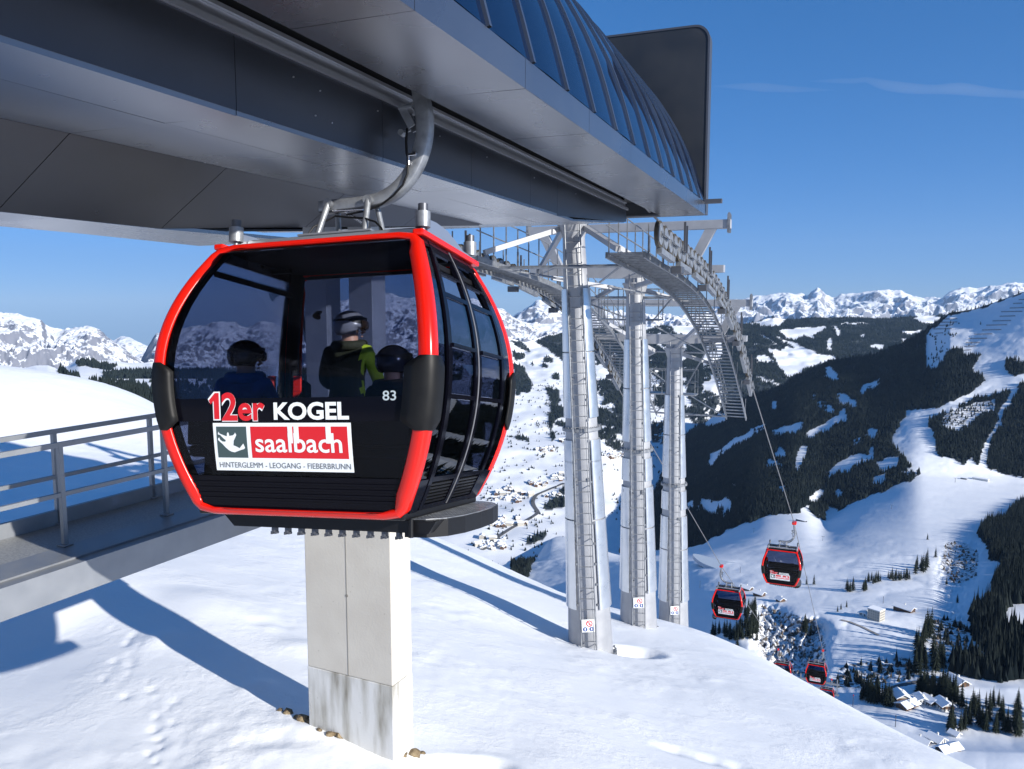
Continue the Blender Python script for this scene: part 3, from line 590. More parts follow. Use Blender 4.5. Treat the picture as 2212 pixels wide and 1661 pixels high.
# ================================================================== lift station
SX = -2.352; SZ0 = 1.716; SZ1 = 1.955         # outer fascia plane, its lower and upper edge
XI = -3.69; XC = -6.62                         # inner skirt plane, centre of the station
Y0, YE = -7.0, 16.70
station = empty('lift_station', (XC, 5.0, 0.68), 'long grey lift station with curved blue glass roof above the red cabin', 'lift station')
SO = (XC, 5.0, 0.68)
def spart(mb, name, m, parent=None): return mb.build(name, m, parent or station, origin=SO)
mod = 1.888; YS = [4.40+mod*k for k in range(-6, 7)]            # panel joints
YS = [Y0]+[y for y in YS if Y0 < y < YE-.2]+[YE]
rp = random.Random(3)
for side in (1, -1):
    fx = lambda x: x if side > 0 else 2*XC-x
    f = MB(); u = MB()
    for a, b in zip(YS[:-1], YS[1:]):
        t = rp.uniform(-.0015, .0015)
        f.box((min(fx(SX+t), fx(SX-.05)), a+.004, SZ0), (max(fx(SX+t), fx(SX-.05)), b-.004, SZ1))
        x0, x1 = sorted((fx(SX-.004), fx(-3.24))); dz = rp.uniform(-.002, .002)
        u.add([(x0,a+.004,SZ0-.001+dz),(x1,a+.004,SZ0-.001-dz),(x1,b-.004,SZ0-.001),(x0,b-.004,SZ0-.001+dz),(x0,a+.004,SZ0+.03),(x1,a+.004,SZ0+.03),(x1,b-.004,SZ0+.03),(x0,b-.004,SZ0+.03)],
              [(0,1,2,3),(4,7,6,5),(0,4,5,1),(1,5,6,2),(2,6,7,3),(3,7,4,0)])
    spart(f, 'fascia', M['alu']); spart(u, 'outer_soffit', M['alu'])
    e = MB(); e.box((min(fx(SX-.02), fx(-3.24)), YE-.02, SZ0+.004), (max(fx(SX-.02), fx(-3.24)), YE+.01, SZ1-.01)); spart(e, 'end_panel', M['alu'])
    # inner skirt with its rail strips, rising at the far end
    k = MB(); ye = 15.5
    ys2 = [y for y in YS if y < 11.0]+[11.2]
    for a, b in zip(ys2[:-1], ys2[1:]): k.box((min(fx(XI-.03), fx(XI+rp.uniform(-.001,.001))), a+.003, 1.25), (max(fx(XI-.03), fx(XI)), b-.003, 1.74))
    k.prism([(11.203,1.22),(13.4,1.37),(ye,1.515),(ye,1.74),(11.203,1.74)], 0, fx(XI-.03), fx(XI))
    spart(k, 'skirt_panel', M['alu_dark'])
    r = MB(); s_ = 1 if side > 0 else -1
    r.box(*[tuple(v) for v in ([min(fx(XI-.02), fx(XI+.025)), Y0, 1.742],[max(fx(XI-.02), fx(XI+.025)), ye+.05, 1.785])]); r.box((min(fx(XI-.08), fx(XI-.03)), Y0, 1.786), (max(fx(XI-.08), fx(XI-.03)), ye+.03, 1.87)); r.box((min(fx(XI-.05), fx(XI+.0)), Y0, 1.872), (max(fx(XI-.05), fx(XI+.0)), ye+.03, 1.90))
    spart(r, 'guide_rail', M['alu_trim'])
    sl_ = MB(); sl_.box((min(fx(-4.4), fx(-3.10)), Y0, 2.02), (max(fx(-4.4), fx(-3.10)), YE-.05, 2.06)); sl_.box((min(fx(-4.4), fx(-3.78)), Y0, 1.80), (max(fx(-4.4), fx(-3.78)), ye, 2.0)); sl_.box((min(fx(-3.24), fx(-3.21)), Y0, SZ0+.031), (max(fx(-3.24), fx(-3.21)), YE-.05, 2.01))
    spart(sl_, 'rail_housing', M['slot_black'])
    # flat soffit, two rows of panels, then the panels sloping down towards the middle
    p = MB()
    yl = [y for y in YS if y < 11.5]+[12.0]
    for a, b in zip(yl[:-1], yl[1:]):
        for x0, x1 in ((XI-.004, -4.30), (-4.306, -5.21)):
            xa, xb = fx(x0), fx(x1); dz = rp.uniform(-.003, .003)
            p.add([(xa,a+.004,1.216+dz),(xb,a+.004,1.216),(xb,b-.004,1.216),(xa,b-.004,1.216-dz),(xa,a+.004,1.25),(xb,a+.004,1.25),(xb,b-.004,1.25),(xa,b-.004,1.25)], [(0,1,2,3),(4,7,6,5),(0,4,5,1),(1,5,6,2),(2,6,7,3),(3,7,4,0)])
    spart(p, 'soffit', M['alu'])
    q = MB(); ql = [y for y in YS if y < 5.9]+[6.05]
    def sl_pt(y, low):
        if not low: return (-5.214, y, 1.214)
        if y <= 6.05: return (-6.03, y, .687)
        t = (y-6.05)/(12.0-6.05); return (-6.03+t*.80, y, .687+t*.51)
    qq = ql+[8.0,9.9,11.9]
    for a, b in zip(qq[:-1], qq[1:]):
        P = [sl_pt(a+.004,0), sl_pt(a+.004,1), sl_pt(b-.004,1), sl_pt(b-.004,0)]
        if side < 0: P = [(2*XC-x, y, z) for x, y, z in P]
        q.add(P+[(x, y, z+.03) for x, y, z in P], [(0,1,2,3),(4,7,6,5),(0,4,5,1),(1,5,6,2),(2,6,7,3),(3,7,4,0)])
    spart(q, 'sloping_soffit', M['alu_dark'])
# bottom plate in the middle, and the rising plate at the outer end
b = MB(); bp_ = [(-6.034,Y0),(-6.034,6.05),(-5.78,8.1),(-6.55,8.0),(2*XC+6.55,8.0),(2*XC+5.78,8.1),(2*XC+6.034,6.05),(2*XC+6.034,Y0)]
b.prism(bp_, 2, .684, .72); spart(b, 'bottom_plate', M['alu'])
g = MB()
for a0, a1, z0, z1 in ((12.0,13.8,1.216,1.36),(13.8,15.46,1.36,1.50)):
    g.add([(XI-.035,a0+.003,z0),(2*XC-XI+.035,a0+.003,z0),(2*XC-XI+.035,a1,z1),(XI-.035,a1,z1),(XI-.035,a0+.003,z0+.03),(2*XC-XI+.035,a0+.003,z0+.03),(2*XC-XI+.035,a1,z1+.03),(XI-.035,a1,z1+.03)], [(0,1,2,3),(4,7,6,5),(0,4,5,1),(1,5,6,2),(2,6,7,3),(3,7,4,0)])
g.box((2*XC-XI+.04,15.47,1.51),(XI-.04,15.50,2.02)); spart(g, 'end_soffit', M['alu'])
# curved glass roof
arc = [(-2.356,1.957),(-2.386,2.03),(-2.49,2.48),(-2.615,2.86),(-2.75,3.14),(-2.875,3.375),(-3.06,3.62),(-3.22,3.93),(-3.62,4.36),(-4.25,4.78),(-5.1,5.08),(-6.0,5.2)]
def crv(pts, n):
    pts = np.array(pts); d = np.r_[0, np.cumsum(np.hypot(*np.diff(pts, axis=0).T))]; t = np.linspace(0, d[-1], n); P = np.c_[np.interp(t, d, pts[:,0]), np.interp(t, d, pts[:,1])]
    for _ in range(6): P[1:-1] = (P[:-2]+2*P[1:-1]+P[2:])/4
    return P
ar = crv(arc, 30); full = [tuple(p) for p in ar]+[(2*XC-x, z) for x, z in ar[::-1]]
ribs = [15.9-.944*k for k in range(0, 25)]
gl = MB(); edges = [Y0]+sorted(r for r in ribs if r > Y0)+[YE-.02]
for a, b2 in zip(edges[:-1], edges[1:]):
    rows = []
    bul = .012*rp.uniform(.4, 1.5)
    for t in (0, .25, .5, .75, 1):
        o = bul*math.sin(math.pi*t); rows.append([(x+o*(1 if x > XC else -1)*.8, a+(b2-a)*t, z+o*.5) for x, z in full])
    gl.grid(rows)
spart(gl, 'glass_roof', M['roof_glass'])
for y in ribs:
    rb = MB(); rows = []
    for i, (x, z) in enumerate(ar):
        x2, z2 = ar[min(i+1, len(ar)-1)]; x1, z1 = ar[max(i-1, 0)]; tx, tz = x2-x1, z2-z1; l = math.hypot(tx, tz); nx, nz = tz/l, -tx/l
        rows.append([(x-nx*.01, y-.022, z-nz*.01), (x+nx*.030, y-.022, z+nz*.030), (x+nx*.030, y+.022, z+nz*.030), (x-nx*.01, y+.022, z-nz*.01)])
    rb.grid(rows, 0, False, True); spart(rb, 'roof_rib', M['alu'])
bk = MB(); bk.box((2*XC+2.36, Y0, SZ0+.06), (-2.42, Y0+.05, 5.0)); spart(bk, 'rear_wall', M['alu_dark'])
# the tall dark end board
bd = MB(); bx0, bx1, bz0, bz1, rr = 2*XC+2.345, -2.345, 1.74, 5.455, .30
def rrect(x0, x1, z0, z1, r, n=8):
    P = [(x0,z0),(x1,z0)]; P += [(x1-r+r*math.cos(t), z1-r+r*math.sin(t)) for t in np.linspace(0, math.pi/2, n)]; P += [(x0+r-r*math.sin(t), z1-r+r*math.cos(t)) for t in np.linspace(0, math.pi/2, n)]
    return P
bd.prism(rrect(bx0+.03, bx1-.035, bz0+.025, bz1-.035, .28), 1, 16.735, 17.03); spart(bd, 'end_board', M['board'])
fr = MB(); outer = rrect(bx0, bx1, bz0, bz1, rr); inner = rrect(bx0+.035, bx1-.04, bz0+.03, bz1-.04, .27)
for ya, yb2 in ((16.72, 17.05),):
    n = len(outer); vs = [(x,ya,z) for x, z in outer]+[(x,ya,z) for x, z in inner]+[(x,yb2,z) for x, z in outer]+[(x,yb2,z) for x, z in inner]; fs = []
    for i in range(n):
        j = (i+1) % n; fs += [(i,j,n+j,n+i), (2*n+i,3*n+i,3*n+j,2*n+j), (i,2*n+i,2*n+j,j), (n+i,n+j,3*n+j,3*n+i)]
    fr.add(vs, fs)
spart(fr, 'board_frame', M['dark_steel'])
gt = MB(); gt.cbox((-3.0,16.55,1.925),(-2.01,16.66,2.01), .008); spart(gt, 'gutter', M['dark_steel'])
# small scuffs and screw heads on the skirt
for y, z in [(5.02,1.62),(5.35,1.60),(6.2,1.63),(7.4,1.64),(8.6,1.63),(10.2,1.62),(12.1,1.64),(5.28,1.40),(5.5,1.39)]:
    sc = MB(); sc.cyl((XI+.001,y,z),(XI+.010,y,z),.006,n=8); spart(sc, 'screw_head', M['alu_trim'])


# ================================================================== concrete pillar and steel columns
PYAW = R_(-4.0)
pr = np.array([math.cos(PYAW), math.sin(PYAW), 0]); pb = np.array([-math.sin(PYAW), math.cos(PYAW), 0])
pfl = at(661, 1300, 11.5); PW, PD = 1.47, .50
ptop, pbot = at(661, 975, 11.5)[2], at(868, 1660, 11.2)[2]-.5
pillar = MB()
c0 = pfl; pc = c0 + pr*PW/2 + pb*PD/2; PO = (pc[0], pc[1], pbot)
PM = Matrix.Translation(Vector((pc[0], pc[1], 0))) @ Matrix.Rotation(PYAW, 4, 'Z')
zj = at(661, 1445, 11.5)[2]
pillar.cbox((-PW/2,-PD/2,zj),(PW/2,PD/2,ptop), .012, 0, PM); pillar.cbox((-PW/2-.004,-PD/2-.004,pbot),(PW/2+.004,PD/2+.004,zj-.004), .012, 0, PM)
[n for n in M['concrete'].node_tree.nodes if n.type == 'MATH'][0].inputs[1].default_value = zj-pbot-.002
po = pillar.build('concrete_pillar', M['concrete'], origin=PO)
tag(po, 'pale concrete pillar standing in the snow below the red cabin', 'pillar')
jm = MB(); jm.box((-.012,-PD/2-.004,zj+.01),(-.004,-PD/2-.001,ptop-.02), 0, PM)
for z in (ptop-.55, ptop-1.95): jm.cyl(PM @ Vector((-.006,-PD/2-.006,z)), PM @ Vector((-.006,-PD/2-.001,z)), .022, n=10)
jm.build('formwork_joint', mat('joint_dark', (.20,.19,.17), .9), po, origin=PO)  # darker grey-brown strip and round plugs along the joint
scol = empty('support_frame', (pc[0], pc[1], ptop), 'grey steel columns with diagonal braces on top of the concrete pillar', 'support frame')
for cx_ in (-.50, .26):
    s1 = MB(); s1.cbox((cx_-.19,-.16,ptop),(cx_+.19,.16,1.06 if cx_ < 0 else 1.20), .01, 0, PM); s1.build('column', M['tower'], scol, origin=(pc[0], pc[1], ptop))
    s1 = MB(); s1.cbox((cx_-.27,-.22,ptop+.001),(cx_+.27,.22,ptop+.04), .005, 0, PM); s1.build('base_plate', M['galv'], scol, origin=(pc[0], pc[1], ptop))
for a, b2 in (((-.5,.2,ptop+.3),(-2.0,.9,.75)), ((-.1,.2,ptop+.4),(.26,.2,1.0)), ((-.6,.1,ptop+1.0),(-1.6,.5,ptop-.2))):
    s1 = MB(); s1.bar(PM @ Vector(a), PM @ Vector(b2), .07, .07); s1.build('brace', M['galv'], scol, origin=(pc[0], pc[1], ptop))
# stones and bare earth at the foot of the pillar
stn = [(655,1556,.16),(672,1563,.10),(640,1552,.08),(622,1540,.12),(605,1536,.07),(712,1588,.09),(733,1590,.15),(752,1597,.08),(790,1603,.17),(806,1606,.12),(775,1605,.07),(870,1632,.10),(893,1630,.13),(912,1628,.07),(690,1580,.06),(840,1622,.06)]
for i, (px, py, r) in enumerate(stn):
    
    d_ = 10.0
    for _ in range(60):                                        # where this line of sight meets the snow
        p = at(px, py, d_)
        if p[2] < snow_at(p@RT, p@FH): break
        d_ += .04
    u, v = p@RT, p@FH; z = snow_at(u, v); bm = bmesh.new(); bmesh.ops.create_icosphere(bm, subdivisions=2, radius=1.0); sd = rp.random()*50; r *= .62
    for vv in bm.verts:
        n = .45+1.1*float(fbm(np.array([vv.co.x*1.6+sd]), np.array([vv.co.y*1.6+vv.co.z*1.9]), 4, i)[0]); vv.co = Vector((vv.co.x*r*1.25*n, vv.co.y*r*n, vv.co.z*r*.8*n))
    bm.verts.index_update(); mb = MB(); mb.add([v2.co.copy() for v2 in bm.verts], [[v2.index for v2 in f.verts] for f in bm.faces], 0, False); bm.free()
    o = mb.build('stone', M['stone']); o.location = (p[0], p[1], z+r*.02)
    tag(o, 'brown stone poking out of the snow at the foot of the concrete pillar', 'stone', 'stones at the pillar foot')

# ================================================================== walkway
WD = np.array([.4192, .9079]); wdir = RT*WD[0] + FH*WD[1]; wout = RT*.9079 - FH*.4192      # along, and outwards to the right
wz = at(143.5, 1178.5, 8.7)[2]; w0 = at(143.5, 1178.5, 8.7)
def wp(s, o, z=0): q = w0 + wdir*s + wout*o; return Vector((q[0], q[1], wz+z))
walk = empty('walkway', tuple(wp(0, 0)), 'galvanised steel walkway with handrails leading from the left towards the pillar', 'walkway')
WO = tuple(wp(0,0)); S0, S1 = -5.0, 4.1
def wpart(mb, n, m): return mb.build(n, m, walk, origin=WO)
def strip(mb, o0, o1, z0, z1, s0=S0, s1=S1):
    vs = [wp(s, o, z) for s in (s0, s1) for o, z in ((o0,z0),(o1,z0),(o1,z1),(o0,z1))]
    return mb.add(vs, [(0,1,2,3),(7,6,5,4),(0,4,5,1),(1,5,6,2),(2,6,7,3),(3,7,4,0)])
M['grating'] = noisy(mat('deck_grating', rough=.55, metal=.3), 40., (.24,.25,.26), (.34,.35,.36), bump=.3, bscale=70., dist=.008)
d1 = MB(); strip(d1, -.86, -.02, -.04, -.004); wpart(d1, 'deck', M['grating'])
d1 = MB(); strip(d1, -.015, .66, -.05, 0); strip(d1, .47, .50, .001, .02); wpart(d1, 'edge_plate', M['galv_worn'])
d1 = MB(); strip(d1, .663, .69, -.30, .012); strip(d1, .52, .66, -.31, -.285); wpart(d1, 'outer_beam', M['galv_worn'])
d1 = MB(); strip(d1, -.92, -.865, -.10, .17); wpart(d1, 'kick_plate', M['galv_worn'])
for si, o in ((0, -.02), (.55, -.89)):
    for k in range(-4, 4):
        s_ = si + 1.37*k
        if s_ > S1-.1 or s_ < S0: continue
        m_ = MB(); m_.bar(wp(s_, o, 0.0 if o > -.5 else -.08), wp(s_, o, 1.11), .05, .05, up=tuple(wdir)); m_.cbox(tuple(a-b for a, b in zip(wp(s_, o, .002), (.06,.06,0))), tuple(a+b for a, b in zip(wp(s_, o, .02), (.06,.06,0))), .004); wpart(m_, 'post', M['galv_worn'])
    for z, h in ((1.115, .055), (.57, .045)):
        m_ = MB(); m_.bar(wp(S0, o, z), wp(S1, o, z), .045, h); wpart(m_, 'handrail' if z > 1 else 'middle_rail', M['galv_worn'])

# ================================================================== the support line: towers, sheave trains, catwalks
LA = R_(1.77); LU = np.array([math.sin(LA), math.cos(LA), 0]); LN = np.array([math.cos(LA), -math.sin(LA), 0]); LQ = np.array([-3.466, 17.39, 0.])
GAUGE = 5.9
zs = np.array([(-.01,1.74),(.63,1.68),(2.03,1.57),(3.65,1.42),(5.56,1.18),(7.86,.77),(10.67,.10),(13.46,-.84),(15.6,-1.89),(17.6,-3.05),(18.56,-3.63),(21.2,-5.2)]); zc = np.polyfit(zs[:,0], zs[:,1], 4)
def lp(s, off, dz=0): q = LQ + LU*s + LN*off; return Vector((q[0], q[1], float(np.polyval(zc, s))+dz))
def lq(s, off, z): q = LQ + LU*s + LN*off; return Vector((q[0], q[1], z))
def onplane(px, py, off): d = ray(px, py); t = ((LQ+LN*off)@LN)/(d@LN); return d*t
for nm, tc, bc, dd, ordn in (('a', (1256,487), (1278,1400), 21.9, 'the thick one nearest the station'), ('b', (1385,612), (1380,1356), 26.5, 'middle of the three, bolted foot showing'), ('c', (1466,748), (1455,1362), 32.5, 'farthest and thinnest of the three')):
    top = at(*tc, dd); bot = at(*bc, dd)
    # keep it nearly upright: same distance along the line at foot and head
    bot = np.array([bot[0], bot[1], bot[2]]); top = np.array([top[0], bot[1]+.25*(top[1]-bot[1]), top[2]])
    bot = bot + np.array([0,0,-.5]); axis = Vector(top-bot); H = axis.length; ax = axis.normalized()
    T = empty('lift_tower', tuple(bot), 'grey tubular lift tower with ladder, '+ordn, 'lift tower', 'lift towers beside the station'); TO = tuple(bot)
    TM = Matrix.Translation(Vector(bot)) @ ax.to_track_quat('Z','Y').to_matrix().to_4x4()
    q = ax.to_track_quat('Z','Y'); 
    # local frame with x to the right of the picture
    xl = Vector(RT) - ax*Vector(RT).dot(ax); xl.normalize(); yl_ = ax.cross(xl); TM = Matrix.Translation(Vector(bot)) @ Matrix((xl, yl_, ax)).transposed().to_4x4()
    r0, r1 = .63, .285
    rad_ = lambda z: r0+(r1-r0)*min(1, (z/H)**.92)
    hf = H*.545                                                # bolted flange
    def tpart(mb, n, m): return mb.build(n, m, T, M=TM, origin=TO)
    c = MB(); zz = np.linspace(0, H, 14); c.tube([(0,0,z) for z in zz], [rad_(z) for z in zz], 40); tpart(c, 'column', M['tower'])
    c = MB(); c.cyl((0,0,hf-.04),(0,0,hf+.04), rad_(hf)+.09, n=40)
    for k in range(28):
        t = 2*math.pi*k/28; c.cyl(((rad_(hf)+.055)*math.cos(t),(rad_(hf)+.055)*math.sin(t),hf+.04),((rad_(hf)+.055)*math.cos(t),(rad_(hf)+.055)*math.sin(t),hf+.075), .016, n=6)
    tpart(c, 'flange', M['galv'])
    # thin curved sheets bolted round the tube, open at the ladder
    bands = [(1.75,4.15),(4.19,5.75),(hf-1.08,hf-.28),(hf+.32,hf+2.05),(hf+2.09,hf+3.75)] if dd < 24 else [(1.85,3.95),(3.99,5.3),(hf-.98,hf-.25),(hf+.3,hf+2.0),(hf+2.04,hf+3.6)]
    lad_a = -math.pi/2-.14
    for a0, a1 in ((lad_a+.52, lad_a+2.05), (lad_a-2.05, lad_a-.52)):
        for b0, b1 in bands:
            if b1 > H-.6: continue
            c = MB(); rows = []
            for z in np.linspace(b0, b1, 4):
                rows.append([((rad_(z)+.05)*math.cos(t),(rad_(z)+.05)*math.sin(t),z) for t in np.linspace(a0, a1, 16)]+[((rad_(z)+.042)*math.cos(t),(rad_(z)+.042)*math.sin(t),z) for t in np.linspace(a1, a0, 16)])
            c.grid(rows, 0, True, True); tpart(c, 'sheet', M['sheet'])
    clips = MB()
    for z in np.arange(1.9, H*.86, .55):
        for t in (lad_a+.48, lad_a-.48): clips.cbox(((rad_(z)+.02)*math.cos(t)-.02,(rad_(z)+.02)*math.sin(t)-.03,z-.03),((rad_(z)+.02)*math.cos(t)+.02,(rad_(z)+.02)*math.sin(t)+.03,z+.03), .004)
    for k in range(9):
        t = 2*math.pi*k/9; z = hf-1.32; clips.cbox(((rad_(z)+.02)*math.cos(t)-.03,(rad_(z)+.02)*math.sin(t)-.03,z-.05),((rad_(z)+.02)*math.cos(t)+.03,(rad_(z)+.02)*math.sin(t)+.03,z+.05), .006)
    tpart(clips, 'clip', M['galv'])
    # ladder
    L = MB(); lz0, lz1 = .55, H+.25; ld = lambda z: rad_(z)+.17
    def lad(z, x): return Vector((ld(z)*math.cos(lad_a)+x*math.sin(-lad_a), ld(z)*math.sin(lad_a)+x*math.cos(lad_a), z))
    for x in (-.20, .20):
        L.tube([lad(z, x) for z in np.linspace(lz0, lz1, 8)], .021, 8)
    L.tube([lad(z, .14)+Vector((0,-.02,0)) for z in np.linspace(lz0, lz1, 8)], .010, 6)
    lo = tpart(L, 'ladder', M['galv'])
    for z in np.arange(lz0+.15, lz1, .285): Rg = MB(); Rg.cyl(lad(z,-.2), lad(z,.2), .013, n=6); Rg.build('rung', M['galv'], lo, M=TM, origin=TO)
    for z in np.arange(lz0+.3, H, 1.42):
        for x in (-.2,.2):
            p = lad(z,x); Rg = MB(); Rg.bar(p, (p.x*.6, p.y*.62, z), .02, .02); Rg.build('ladder_bracket', M['galv'], lo, M=TM, origin=TO)
    if True:                                                    # safety notice at the ladder foot
        sg = MB(); z = 1.42 if dd < 24 else 1.62; p = lad(z, 0); sg.box((p.x-.17, p.y-.045, z-.17),(p.x+.17, p.y-.035, z+.17)); so_ = tpart(sg, 'notice_board', M['white'])
        d_ = MB(); d_.cyl((p.x+.03,p.y-.0465,z+.06),(p.x+.03,p.y-.049,z+.06), .085, n=20); d_.build('red_ring', M['sign_red'], so_, M=TM, origin=TO)
        d_ = MB(); d_.cyl((p.x+.03,p.y-.0495,z+.06),(p.x+.03,p.y-.051,z+.06), .060, n=20); d_.build('ring_centre', M['white'], so_, M=TM, origin=TO)
        d_ = MB(); d_.bar((p.x-.012,p.y-.053,z+.10),(p.x+.072,p.y-.053,z+.02), .003, .018); d_.bar((p.x+.03,p.y-.0525,z+.02),(p.x+.03,p.y-.0525,z+.10), .002, .02); d_.build('pictogram', M['sign_red'], so_, M=TM, origin=TO)
        d_ = MB(); [d_.cyl((p.x+x,p.y-.0465,z-.09),(p.x+x,p.y-.049,z-.09), .06, n=18) for x in (-.085,.085)]; d_.build('blue_disc', mat('notice_blue', (.03,.07,.25), .4), so_, M=TM, origin=TO)
        d_ = MB(); [d_.box((p.x+x-.015,p.y-.0515,z-.12),(p.x+x+.015,p.y-.0495,z-.055)) for x in (-.085,.085)]; d_.build('pictogram', M['white'], so_, M=TM, origin=TO)
    # foot ring with bolts, head plate
    c = MB(); c.cyl((0,0,.34),(0,0,.40), r0+.10, n=40); c.cyl((0,0,-.6),(0,0,.34), r0+.16, n=40) if False else None
    for k in range(26):
        t = 2*math.pi*k/26; c.cyl(((r0+.06)*math.cos(t),(r0+.06)*math.sin(t),.0),((r0+.06)*math.cos(t),(r0+.06)*math.sin(t),.47), .03, n=8)
    tpart(c, 'foot_ring', M['galv'])
    c = MB(); c.cyl((0,0,H-.05),(0,0,H+.0), .42, n=24); c.cyl((0,0,H-.42),(0,0,H-.052), r1*1.0+.002, .40, n=24); c.cyl((0,0,H+.002),(0,0,H+.14), .34, n=24); tpart(c, 'head', M['tower'])
    # crossarm carrying both sheave trains, raking struts, and the lifting beam above
    s_t = (np.array(top)-LQ)@LU; zt_ = top[2]
    c = MB(); half = GAUGE/2
    c.prism([(-half-.25,zt_+.30),(-half-.25,zt_+.52),(half+.25,zt_+.52),(half+.25,zt_+.30),(.5,zt_+.14),(-.5,zt_+.14)], 1, -.17, .17)
    CM = Matrix.Translation(Vector(lq(s_t, -half, 0))) @ Matrix.Rotation(-LA, 4, 'Z'); c.build('crossarm', M['tower'], T, M=CM, origin=TO)
    for sd in (-1, 1):
        c = MB(); c.bar(lq(s_t-.1, -half+sd*.35, zt_-.15), lq(s_t-1.9, -half+sd*1.75, float(np.polyval(zc, s_t-1.9))-.42), .13, .13); c.bar(lq(s_t+.1, -half+sd*.35, zt_-.15), lq(s_t+1.9, -half+sd*1.75, float(np.polyval(zc, s_t+1.9))-.42), .13, .13); c.build('strut', M['tower'], T, origin=TO)
        c = MB(); c.cbox((sd*half-.16,-.11,zt_+.524),(sd*half+.16,.11,zt_+1.6), .015); c.build('beam_post', M['tower'], T, M=CM, origin=TO) if False else None
        c = MB(); c.prism([(sd*(half-.9),zt_+.53),(sd*(half-.6),zt_+.53),(sd*(half-.02),zt_+1.62),(sd*(half-.36),zt_+1.62)], 1, -.10, .10); c.build('beam_leg', M['tower'], T, M=CM, origin=TO)
        c = MB()
        for yy in (-.14, -.05, .05, .14): c.prism([(sd*(half+.32),zt_+1.50),(sd*(half+.40),zt_+1.50),(sd*(half+.40),zt_+2.05),(sd*(half+.36),zt_+2.12),(sd*(half+.32),zt_+2.05)], 1, yy-.012, yy+.012)
        c.build('beam_fork', M['galv'], T, M=CM, origin=TO)
    c = MB(); c.cbox((-half-.42,-.11,zt_+1.625),(half+.42,.11,zt_+1.90), .015); c.build('lifting_beam', M['tower'], T, M=CM, origin=TO)
# sheave trains
S_A, S_B = 0.0, 18.9
for off, sidename, sd in ((0, 'on the right, beneath the station corner', 1), (-GAUGE, 'on the left, behind the red cabin', -1)):
    W = empty('sheave_train', tuple(lp(9, off)), 'long curved row of rope wheels '+sidename, 'sheave train', 'sheave trains'); WOo = tuple(lp(9, off))
    step = .52; nW = int((S_B-S_A)/step)
    for k in range(nW):
        s = S_A+.2+k*step; c0_ = lp(s, off, -.30); m_ = MB()
        a = Vector(LN)
        m_.cyl(c0_-a*.04, c0_+a*.04, .29, n=24); wl = m_.build('wheel', M['wheel_rubber'], W, origin=WOo)
        m_ = MB()
        for q in (-1, 1):
            m_.cyl(c0_+a*q*.041, c0_+a*q*.056, .235, n=20); m_.cyl(c0_+a*q*.053, c0_+a*q*.085, .07, n=12)
        m_.build('wheel_flange', M['galv'], wl, origin=WOo)
    for k in range(0, nW-1, 2):                                # pairs in rockers
        s = S_A+.2+k*step; m_ = MB()
        for q in (.13, ): m_.bar(lp(s-.05, off+q*sd, -.30), lp(s+step+.05, off+q*sd, -.30), .03, .06)
        m_.build('rocker_plate', M['galv'], W, origin=WOo)
    for k in range(0, nW-3, 4):
        m_ = MB(); s = S_A+.2+k*step; m_.bar(lp(s+.05, off, -.64), lp(s+3*step-.05, off, -.64), .12, .13); 
        for e in (.5, 2.5): m_.bar(lp(s+e*step, off, -.34), lp(s+e*step, off, -.60), .05, .12)
        m_.build('main_beam', M['galv'], W, origin=WOo)
    for k in range(4, nW, 7):
        m_ = MB(); s = S_A+.2+k*step; m_.cbox(*[tuple(v) for v in (lp(s, off, -.80)-Vector((.13,.18,.09)), lp(s, off, -.80)+Vector((.13,.18,.09)))], .02)
        m_.build('sensor_box', M['dark_steel'], W, origin=WOo)
        for e in (0, .25): m_ = MB(); m_.bar(lp(s+e, off+.16, -.35), lp(s+e, off+.16, .35-e*.2), .05, .05); m_.build('rope_catcher', M['dark_steel'], W, origin=WOo)
    # catwalk inside of the train
    K = empty('catwalk', tuple(lp(9, off-.8*sd)), 'galvanised stepped maintenance catwalk with railings, beside the wheels '+sidename, 'catwalk', 'maintenance catwalks'); KO = tuple(lp(9, off-.8*sd))
    a_, b_ = (off-1.30*sd, off-.42*sd)
    s0 = .6; s1 = 20.6
    ss = np.linspace(s0, s1, 28)
    for o in (a_, b_):
        m_ = MB()
        for i in range(len(ss)-1): m_.bar(lp(ss[i], o, -.66), lp(ss[i+1], o, -.66), .05, .14)
        m_.build('side_beam', M['galv'], K, origin=KO)
    for s in np.arange(s0+.1, s1, .30):
        z = float(np.polyval(zc, s))-.60; q = [lq(s, a_, z), lq(s, b_, z)]; m_ = MB()
        m_.bar(q[0], q[1], .145, .02)
        m_.bar(lq(s+.07, a_, z-.02), lq(s+.07, b_, z-.02), .012, .05)
        m_.build('step', M['galv'], K, origin=KO)
    for i, s in enumerate(np.arange(s0+.2, s1, .80)):
        m_ = MB(); m_.bar(lp(s, a_, -.6), lp(s, a_, .50), .028, .028); m_.build('railing_post', M['galv'], K, origin=KO)
    for dz in (.50, .02):
        m_ = MB()
        for i in range(len(ss)-1): m_.tube([lp(ss[i], a_, dz), lp(ss[i+1], a_, dz)], .017, 6)
        m_.build('handrail', M['galv'], K, origin=KO)
    for s in np.arange(s0+.4, s1, 1.6): m_ = MB(); m_.bar(lp(s, b_, -.6), lp(s, b_, .1), .028, .028); m_.build('railing_post', M['galv'], K, origin=KO)
